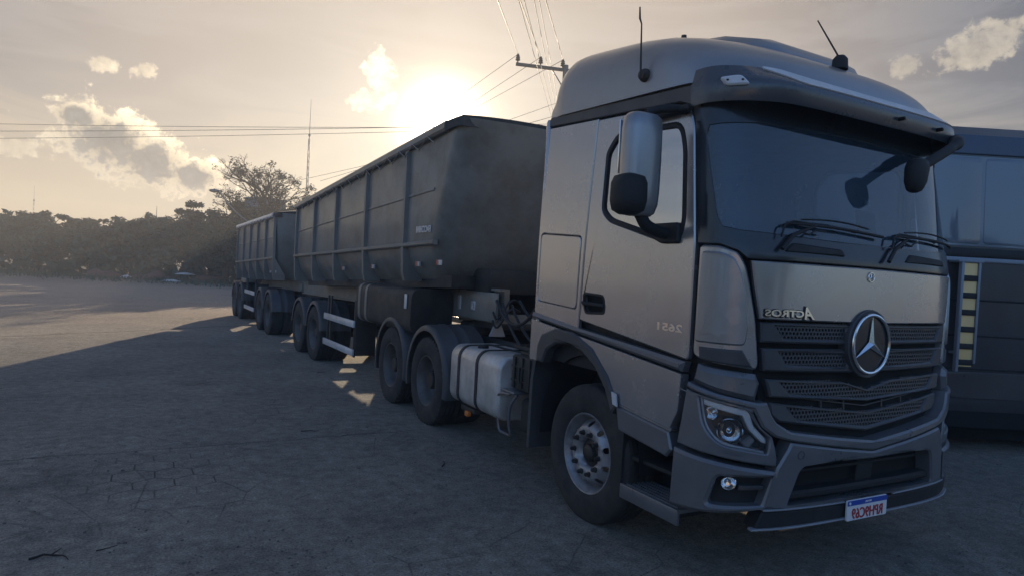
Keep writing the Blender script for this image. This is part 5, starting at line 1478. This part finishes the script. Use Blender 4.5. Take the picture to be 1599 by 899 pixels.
top(obj('undergrowth', bm, M['leafB'], smooth=False), 'dense dark undergrowth along the foot of the far tree line', 'undergrowth', None, 'stuff')
bm = new()
for i in range(6000):
    x = rng.uniform(-34, 26); y = (74-.42*(x+20) if x > -20 else 74)+rng.gauss(0, 1.2)-3.0
    if rng.random() < .3: y -= rng.uniform(0, 7)**1.1
    x, y = nearer(x, y); h = rng.uniform(.08, .38); a = rng.uniform(0, 3.14); w = .05
    p_ = Vector((x, y, 0)); bm.faces.new([bm.verts.new(p_+Vector((-w*math.cos(a), -w*math.sin(a), 0))), bm.verts.new(p_+Vector((w*math.cos(a), w*math.sin(a), 0))), bm.verts.new(p_+Vector((rng.uniform(-.12, .12), rng.uniform(-.1, .1), h)))])
top(obj('grass', bm, M['leafC'], smooth=False), 'rough grass fringe between the yard and the far trees', 'grass', None, 'stuff')
# the big nearly bare tree behind the road train
bt = thing('bare_tree', 'large almost leafless tree with spreading branches rising behind the rear trailer', 'tree', (3.35, 50.3, 0), 0, None, False)
bm = new(); tips = []
rb = random.Random(21)
def branch(p, d, L, r, depth):
    pts = [p]; q = p.copy(); dd = d.copy(); n = 4
    for i in range(n):
        dd = (dd+Vector((rb.gauss(0, .16), rb.gauss(0, .16), rb.gauss(0, .10)))).normalized()
        q = q+dd*L/n; pts.append(q.copy())
    tube(bm, pts, [r*(1-.5*i/n) for i in range(n+1)], 6 if depth < 3 else 4, False)
    if depth >= 7: tips.append(q); return
    k = 3 if depth < 2 else (3 if rb.random() < .22 else 2)
    for i in range(k):
        ang = rb.uniform(.3, .8); ax = Vector((rb.uniform(-1, 1), rb.uniform(-1, 1), rb.uniform(-.3, .3)))
        nd_ = (dd+ax.normalized()*math.tan(ang)*.8)
        nd_.z = nd_.z*.8+.10; nd_.normalize()
        branch(pts[-1] if i < 2 else pts[2], nd_, L*rb.uniform(.62, .80), r*.62, depth+1)
tube(bm, [Vector((0, 0, 0)), Vector((.05, 0, 2)), Vector((0, .05, 4.2)), Vector((.05, 0, 5.6))], [.36, .30, .24, .16], 10)
for q_ in range(13):
    ang = q_*2.4; zz = 3.6+q_*.2; e_ = .30+.08*q_
    branch(Vector((0, 0, zz)), Vector((math.cos(ang), math.sin(ang), e_)).normalized(), 1.75-.05*q_, .17-.006*q_, 1)
branch(Vector((.05, 0, 5.5)), Vector((0, 0, 1)), 1.75, .16, 1)
ob = obj('branches', bm, M['bark'], bt)
bm = new()
for t_ in rb.sample(tips, min(170, len(tips))):
    for j in range(14):
        v = Vector((rb.gauss(0, .16), rb.gauss(0, .16), rb.gauss(0, .12))); leaf_quad(bm, t_+v, Vector((rb.uniform(-1, 1), rb.uniform(-1, 1), 1)).normalized(), .11, rb)
for j in range(3200):
    v = Vector((rb.gauss(0, .75), rb.gauss(0, .6), 4.4+rb.gauss(0, 1.0))); leaf_quad(bm, v, Vector((rb.uniform(-1, 1), rb.uniform(-1, 1), 1)).normalized(), .13, rb)
obj('leaf_clusters', bm, M['leafA'], bt, smooth=False)
# bushes below it
for i, (px, dep, h) in enumerate(((352, 50, 5.0), (385, 54, 5.6), (448, 46, 5.4), (470, 52, 5.8))):
    g = at(px, 420, dep); mt_, mc, H = protos['round' if i % 2 else 'round2']
    t = thing('bushy_tree', '%s bushy tree standing around the foot of the large bare tree' % ['leftmost', 'second', 'third', 'rightmost'][i], 'tree', (g.x, g.y, 0), i*1.3, 'trees around the bare tree', False)
    k = h/H; t.scale = (k, k, k)
    for nm, me in (('trunk', mt_), ('crown', mc)):
        o = bpy.data.objects.new(nm, me); COL.objects.link(o); o.parent = t
# blue-grey block behind the bare tree
bk = thing('distant_building', 'small blue-grey building with flat roof behind the bare tree', 'building', (4.1, 56, 0), .5, None, False)
bm = new(); box(bm, -1.1, 1.1, -1.2, 1.2, 0, 6.9); bw_ = obj('wall', bm, M['blockw'], bk)
bm = new(); box(bm, -1.2, 1.2, -1.3, 1.3, 6.903, 7.05, .02); obj('roof', bm, M['blockw'], bk)
bm = new(); box(bm, -.4, .4, -1.23, -1.202, 5.0, 6.0); obj('window', bm, M['void'], bk)
# across the yard, behind the photographer: a pale house and trees, seen only as reflections
hs = thing('house', 'pale rendered house with a tiled roof across the yard behind the photographer', 'house', (-17, -24, 0), .35, None, False)
bm = new(); box(bm, -5, 5, -3.5, 3.5, 0, 3.4); hw = obj('wall', bm, mat('pale_render', (.55, .42, .33), .9), hs)
bm = new(); loft(bm, [[(x, -4, 3.403), (x, 4, 3.403), (x, 0, 5.2)] for x in (-5.4, 5.4)]); obj('roof', bm, mat('roof_tiles', (.22, .09, .06), .9, 0, .3, 8), hs)
for x in (-3, 0, 3):
    bm = new(); box(bm, x-.6, x+.6, 3.502, 3.54, 1.0, 2.3); obj('window', bm, M['black'], hs)
for i, (x, y, kind, h) in enumerate(((-30, -14, 'round', 7), (-27, -22, 'spreading', 8), (-9, -30, 'tall', 9), (-4, -27, 'round', 7), (1, -31, 'spreading', 9), (6, -28, 'sparse', 8), (11, -30, 'round', 7.5), (16, -27, 'spreading', 8), (-34, -4, 'round2', 6.5), (-36, 6, 'spreading', 8), (-35, 15, 'round', 6))):
    mt_, mc, H = protos[kind]
    t = thing(NAMES[kind][0], '%s behind the photographer, %s of the row opposite the truck' % (NAMES[kind][1], ordn[i]), 'tree', (x, y, 0), i*1.1, 'trees behind the photographer', False)
    t.scale = (h/H*1.2, h/H*1.2, h/H)
    for nm, me in (('trunk', mt_), ('crown', mc)):
        o = bpy.data.objects.new(nm, me); COL.objects.link(o); o.parent = t
# red-earth bank and pale debris at the edge of the yard
bm = new(); V = []
for i in range(26):
    x = -9+i*.62; y = 67-.42*(x+9)*.6; h = .35+.25*math.sin(i*.9)+.15*math.sin(i*2.3); x, y = nearer(x, y)
    V.append([bm.verts.new(q) for q in ((x, y-1.2, -.02), (x, y-.5, h*.7), (x, y+.3, h), (x, y+1.4, -.02))])
for i in range(25):
    for k in range(3): bm.faces.new((V[i][k], V[i][k+1], V[i+1][k+1], V[i+1][k]))
bmesh.ops.recalc_face_normals(bm, faces=bm.faces)
finish(obj('earth_bank', bm, M['brick'], None, 80), None, None, None, 'structure')
for i, (px, py, dep, w, lab) in enumerate(((197, 437, 50, .35, 'small pale sack lying at the yard edge, leftmost of the pale scraps'), (268, 441, 48, .55, 'long pale plank lying at the yard edge in front of the red bank'), (289, 433, 50, .6, 'pale heap of scrap sheets on the red earth bank'))):
    g = at(px, py, dep); bm = new()
    r_ = bmesh.ops.create_icosphere(bm, subdivisions=2, radius=1.0)
    for v in bm.verts: v.co = Vector((v.co.x*w*(1+.3*math.sin(v.co.y*5)), v.co.y*.3, max(-.1, v.co.z)*(.14 if i else .22)*(1+.25*math.sin(v.co.x*7))))
    bmesh.ops.translate(bm, verts=bm.verts, vec=(g.x, g.y, .06 if i < 2 else .55))
    top(obj(('sack', 'plank', 'scrap_heap')[i], bm, M['white'], None, 40), lab, 'debris')

# ------------------------------------------------------------------ poles, masts, wires
def insulator(bm, c):
    lathe(bm, [(0, .34), (.05, .34), (.055, .30), (.04, .28), (.085, .26), (.085, .23), (.045, .22), (.10, .18), (.10, .15), (.05, .14), (.11, .09), (.11, .06), (.05, .05), (.03, 0), (.02, -.12)], c, 'Z', 12)
up = thing('utility_pole', 'wooden utility pole with a crossarm and three insulators rising behind the truck roof', 'utility pole', (11.95, 22.9, 0), 0, None, False)
ca0 = Vector((9.95, 23.95, 11.35))-Vector((11.95, 22.9, 0)); ca1 = Vector((.35, -.18, 11.18))
bm = new(); tube(bm, [(0, 0, 0), (0, 0, 6), (0, 0, 11.42)], [.17, .15, .12], 12); obj('pole', bm, M['wood'], up)
dcv = (ca1-ca0); 
bm = new(); e = dcv.normalized(); sd_ = e.cross(Vector((0, 0, 1))).normalized(); up_ = sd_.cross(e)
loft(bm, [[c+sd_*a+up_*b_ for a, b_ in ((-.06, -.065), (.06, -.065), (.06, .065), (-.06, .065))] for c in (ca0, ca1)]); obj('crossarm', bm, M['wood'], up)
ins_w = []
for t in (.03, .42, .80):
    c = ca0.lerp(ca1, t)+Vector((0, 0, .12)); bm = new(); insulator(bm, c); obj('insulator', bm, M['ceramic'], up); ins_w.append(Vector((11.95, 22.9, 0))+c+Vector((0, 0, .33)))
bm = new(); tube(bm, [ca0.lerp(ca1, .62)+Vector((0, 0, -.05)), Vector((0, 0, 10.3))], .03, 6); obj('brace', bm, M['galv'], up)
def wire(a, b_, label, group, sag=.3, r=.012, n=20):
    bm = new(); a = Vector(a); b_ = Vector(b_)
    tube(bm, [a.lerp(b_, t)+Vector((0, 0, -sag*4*t*(1-t))) for t in [i/n for i in range(n+1)]], r, 6)
    top(obj('power_line', bm, M['wire'], None), label, 'power line', group)
def over(p, px):     # where the wire through insulator p leaves the top of the frame, followed on overhead
    q = at(px, 0, 15.0); return q+(q-p)*.9
for p, px, w in zip(ins_w, (777, 812, 852), ('left', 'middle', 'right')):
    wire(p, over(p, px), 'overhead wire running forward from the %s insulator of the crossarm' % w, 'wires of the utility pole', .0, .012)
for p, (px, py), w in zip(ins_w, ((745, 131), (770, 139), (786, 145)), ('left', 'middle', 'right')):
    q = at(px, py, 44); q = p+(q-p)*2.2
    wire(p, q, 'faint wire falling away to the left behind the %s insulator' % w, 'wires going on from the utility pole', .0, .012)
for i, (x0_, x1_, y1_) in enumerate(((793, 857, 168), (803, 860, 160), (822, 864, 150), (831, 868, 142))):
    a = at(x0_, -60, 15); b_ = at(x1_, y1_, 42); b2 = a+(b_-a)*1.5
    wire(a, b2, 'steep wire crossing behind the crossarm, %s from the left of four' % ordn[i], 'steep wires behind the crossarm', .0, .011)
for i, (ya, yb, w) in enumerate(((190, 198, 'uppermost'), (206, 203, 'middle'), (219, 208, 'lowest'))):
    wire(at(-260, ya-2, 70), at(900, yb-10 if i else yb, 70), '%s of three long level wires across the sky on the left' % w, 'long level wires in the left sky', .35, .026, 30)
wire(at(470, 281, 60), at(900, 172, 45), 'upper of two slanting faint wires above the front trailer', 'slanting wires above the trailer', .2, .016)
wire(at(500, 283, 60), at(900, 150, 52), 'lower of two slanting faint wires above the front trailer', 'slanting wires above the trailer', .2, .016)
def mast(px, py, dep, w, label, name='radio_mast', n=22):
    t_ = at(px, py, dep); H = t_.z; m_ = thing(name, label, 'mast', (t_.x, t_.y, 0), 0, None, False); bm = new()
    L3 = [Vector((w*math.cos(k*2.094), w*math.sin(k*2.094), 0)) for k in range(3)]
    for k in range(3): tube(bm, [L3[k], L3[k]*.55+Vector((0, 0, H*.78))], .045*w/.2, 5)
    for i in range(n):
        z0, z1 = H*.78*i/n, H*.78*(i+1)/n; f0, f1 = 1-.45*i/n, 1-.45*(i+1)/n
        for k in range(3): tube(bm, [L3[k]*f0+Vector((0, 0, z0)), L3[(k+1) % 3]*f1+Vector((0, 0, z1))], .02*w/.2, 4)
    obj('lattice', bm, M['galv'], m_)
    bm = new(); tube(bm, [(0, 0, H*.77), (0, 0, H)], [.05*w/.2, .02*w/.2], 6); lathe(bm, [(0, .2), (.12, .1), (.12, -.1), (0, -.2)], (0, 0, H*.8), 'Z', 8); obj('tip_rod', bm, M['galv'], m_)
    return m_
mast(486, 155, 74, .17, 'tall thin lattice radio mast standing far behind the front trailer')
mast(54, 290, 110, .14, 'slim mast with small aerials above the trees at the far left', 'aerial_mast', 12)
m3 = mast(245, 322, 95, .30, 'short lattice tower top peeping over the middle of the tree line', 'lattice_tower', 10)
# street lamp
h_ = at(337, 298, 45); a_ = at(366, 329, 45.4); pb = Vector((a_.x+.9, a_.y, 0))
slm = thing('street_lamp', 'street lamp with a slanting arm above the far trailer', 'street lamp', pb, 0, None, True)
bm = new(); tube(bm, [pb, pb+Vector((0, 0, 4.6))], [.09, .07], 10); obj('pole', bm, M['galv'], slm)
bm = new(); tube(bm, smooth_path([pb+Vector((0, 0, 4.5)), a_, h_.lerp(a_, .3)+Vector((0, 0, .12)), h_+Vector((.12, 0, .03))], 5), .045, 8); obj('arm', bm, M['galv'], slm)
bm = new(); loft(bm, [[h_+Vector((dx, w*math.cos(t), -.02+hh*math.sin(t))) for t in [2*math.pi*k/12 for k in range(12)]] for dx, w, hh in ((.25, .06, .05), (.1, .14, .10), (-.15, .17, .12), (-.35, .13, .08), (-.42, .04, .03))]); obj('lamp_head', bm, M['galv'], slm)

# ------------------------------------------------------------------ small things on the ground
rg = random.Random(5)
def twig(px, py, L, ang, label, bend=.3, r=.006):
    d_ = CF+CR*((px-799.5)/F_PX)-CU*((py-449.5)/F_PX); g = CAM+d_*(-CAM.z/d_.z); bm = new()
    pts = []; a = ang; q = Vector((g.x, g.y, r))
    for i in range(8): pts.append(q.copy()); q = q+Vector((math.cos(a), math.sin(a), 0))*L/8; a += bend/8*rg.uniform(.2, 1.8); q.z = r+abs(rg.gauss(0, .004))
    tube(bm, pts, [r*(1.1-.1*i) for i in range(8)], 6)
    if L > .25: tube(bm, [pts[3], pts[3]+Vector((.05, .04, .02))], [r*.7, r*.3], 5)
    top(obj('twig', bm, M['bark']), label, 'twig', 'twigs on the ground')
twig(45, 874, .30, .5, 'curved dark twig lying in the bottom left corner', -1.8, .007)
twig(470, 673, .22, -.3, 'short dark stick lying on the shaded ground in mid left', .2)
twig(495, 582, .16, .1, 'small stick beside the front trailer wheels', .2)
twig(690, 728, .20, .8, 'forked twig on the ground below the drive wheels', 1.2)
twig(150, 860, .14, .2, 'small twig right of the curved one at the bottom left', .6, .004)
bm = new()
for i in range(2600):
    px, py = rg.uniform(-60, 1660), 560+350*rg.random()**.8
    d_ = CF+CR*((px-799.5)/F_PX)-CU*((py-449.5)/F_PX); g = CAM+d_*(-CAM.z/d_.z)
    n_ = math.sin(g.x*1.7+1)*math.sin(g.y*1.3)+.5*math.sin(g.x*4.1)*math.sin(g.y*3.7)
    if rg.random() > .35+.6*n_: continue
    r = .004+.008*rg.random()**3
    vs_ = bmesh.ops.create_icosphere(bm, subdivisions=1, radius=r)['verts']
    sx, sy, sz = rg.uniform(.7, 1.4), rg.uniform(.7, 1.4), rg.uniform(.4, .8)
    for v in vs_: v.co = Vector((v.co.x*sx+g.x, v.co.y*sy+g.y, v.co.z*sz+r*.2))
top(obj('gravel', bm, mat('gravel_stone', (.12, .11, .10), .9, 0, .5, 40), smooth=False), 'loose grit and small stones scattered over the yard', 'gravel', None, 'stuff')

# ------------------------------------------------------------------ haze
def haze():
    bm = new(); box(bm, -250, 250, -110, 310, -1.0, 21.0)
    m = bpy.data.materials.new('dusty_air'); m.use_nodes = True; nt = m.node_tree; nt.nodes.clear()
    v = nt.nodes.new('ShaderNodeVolumePrincipled'); o = nt.nodes.new('ShaderNodeOutputMaterial')
    v.inputs['Color'].default_value = (.93, .92, .90, 1); v.inputs['Density'].default_value = .0038; v.inputs['Anisotropy'].default_value = .12
    nt.links.new(v.outputs[0], o.inputs['Volume'])
    finish(obj('haze', bm, m, None, smooth=False), 'thin dusty evening air', None, None, 'stuff')
haze()
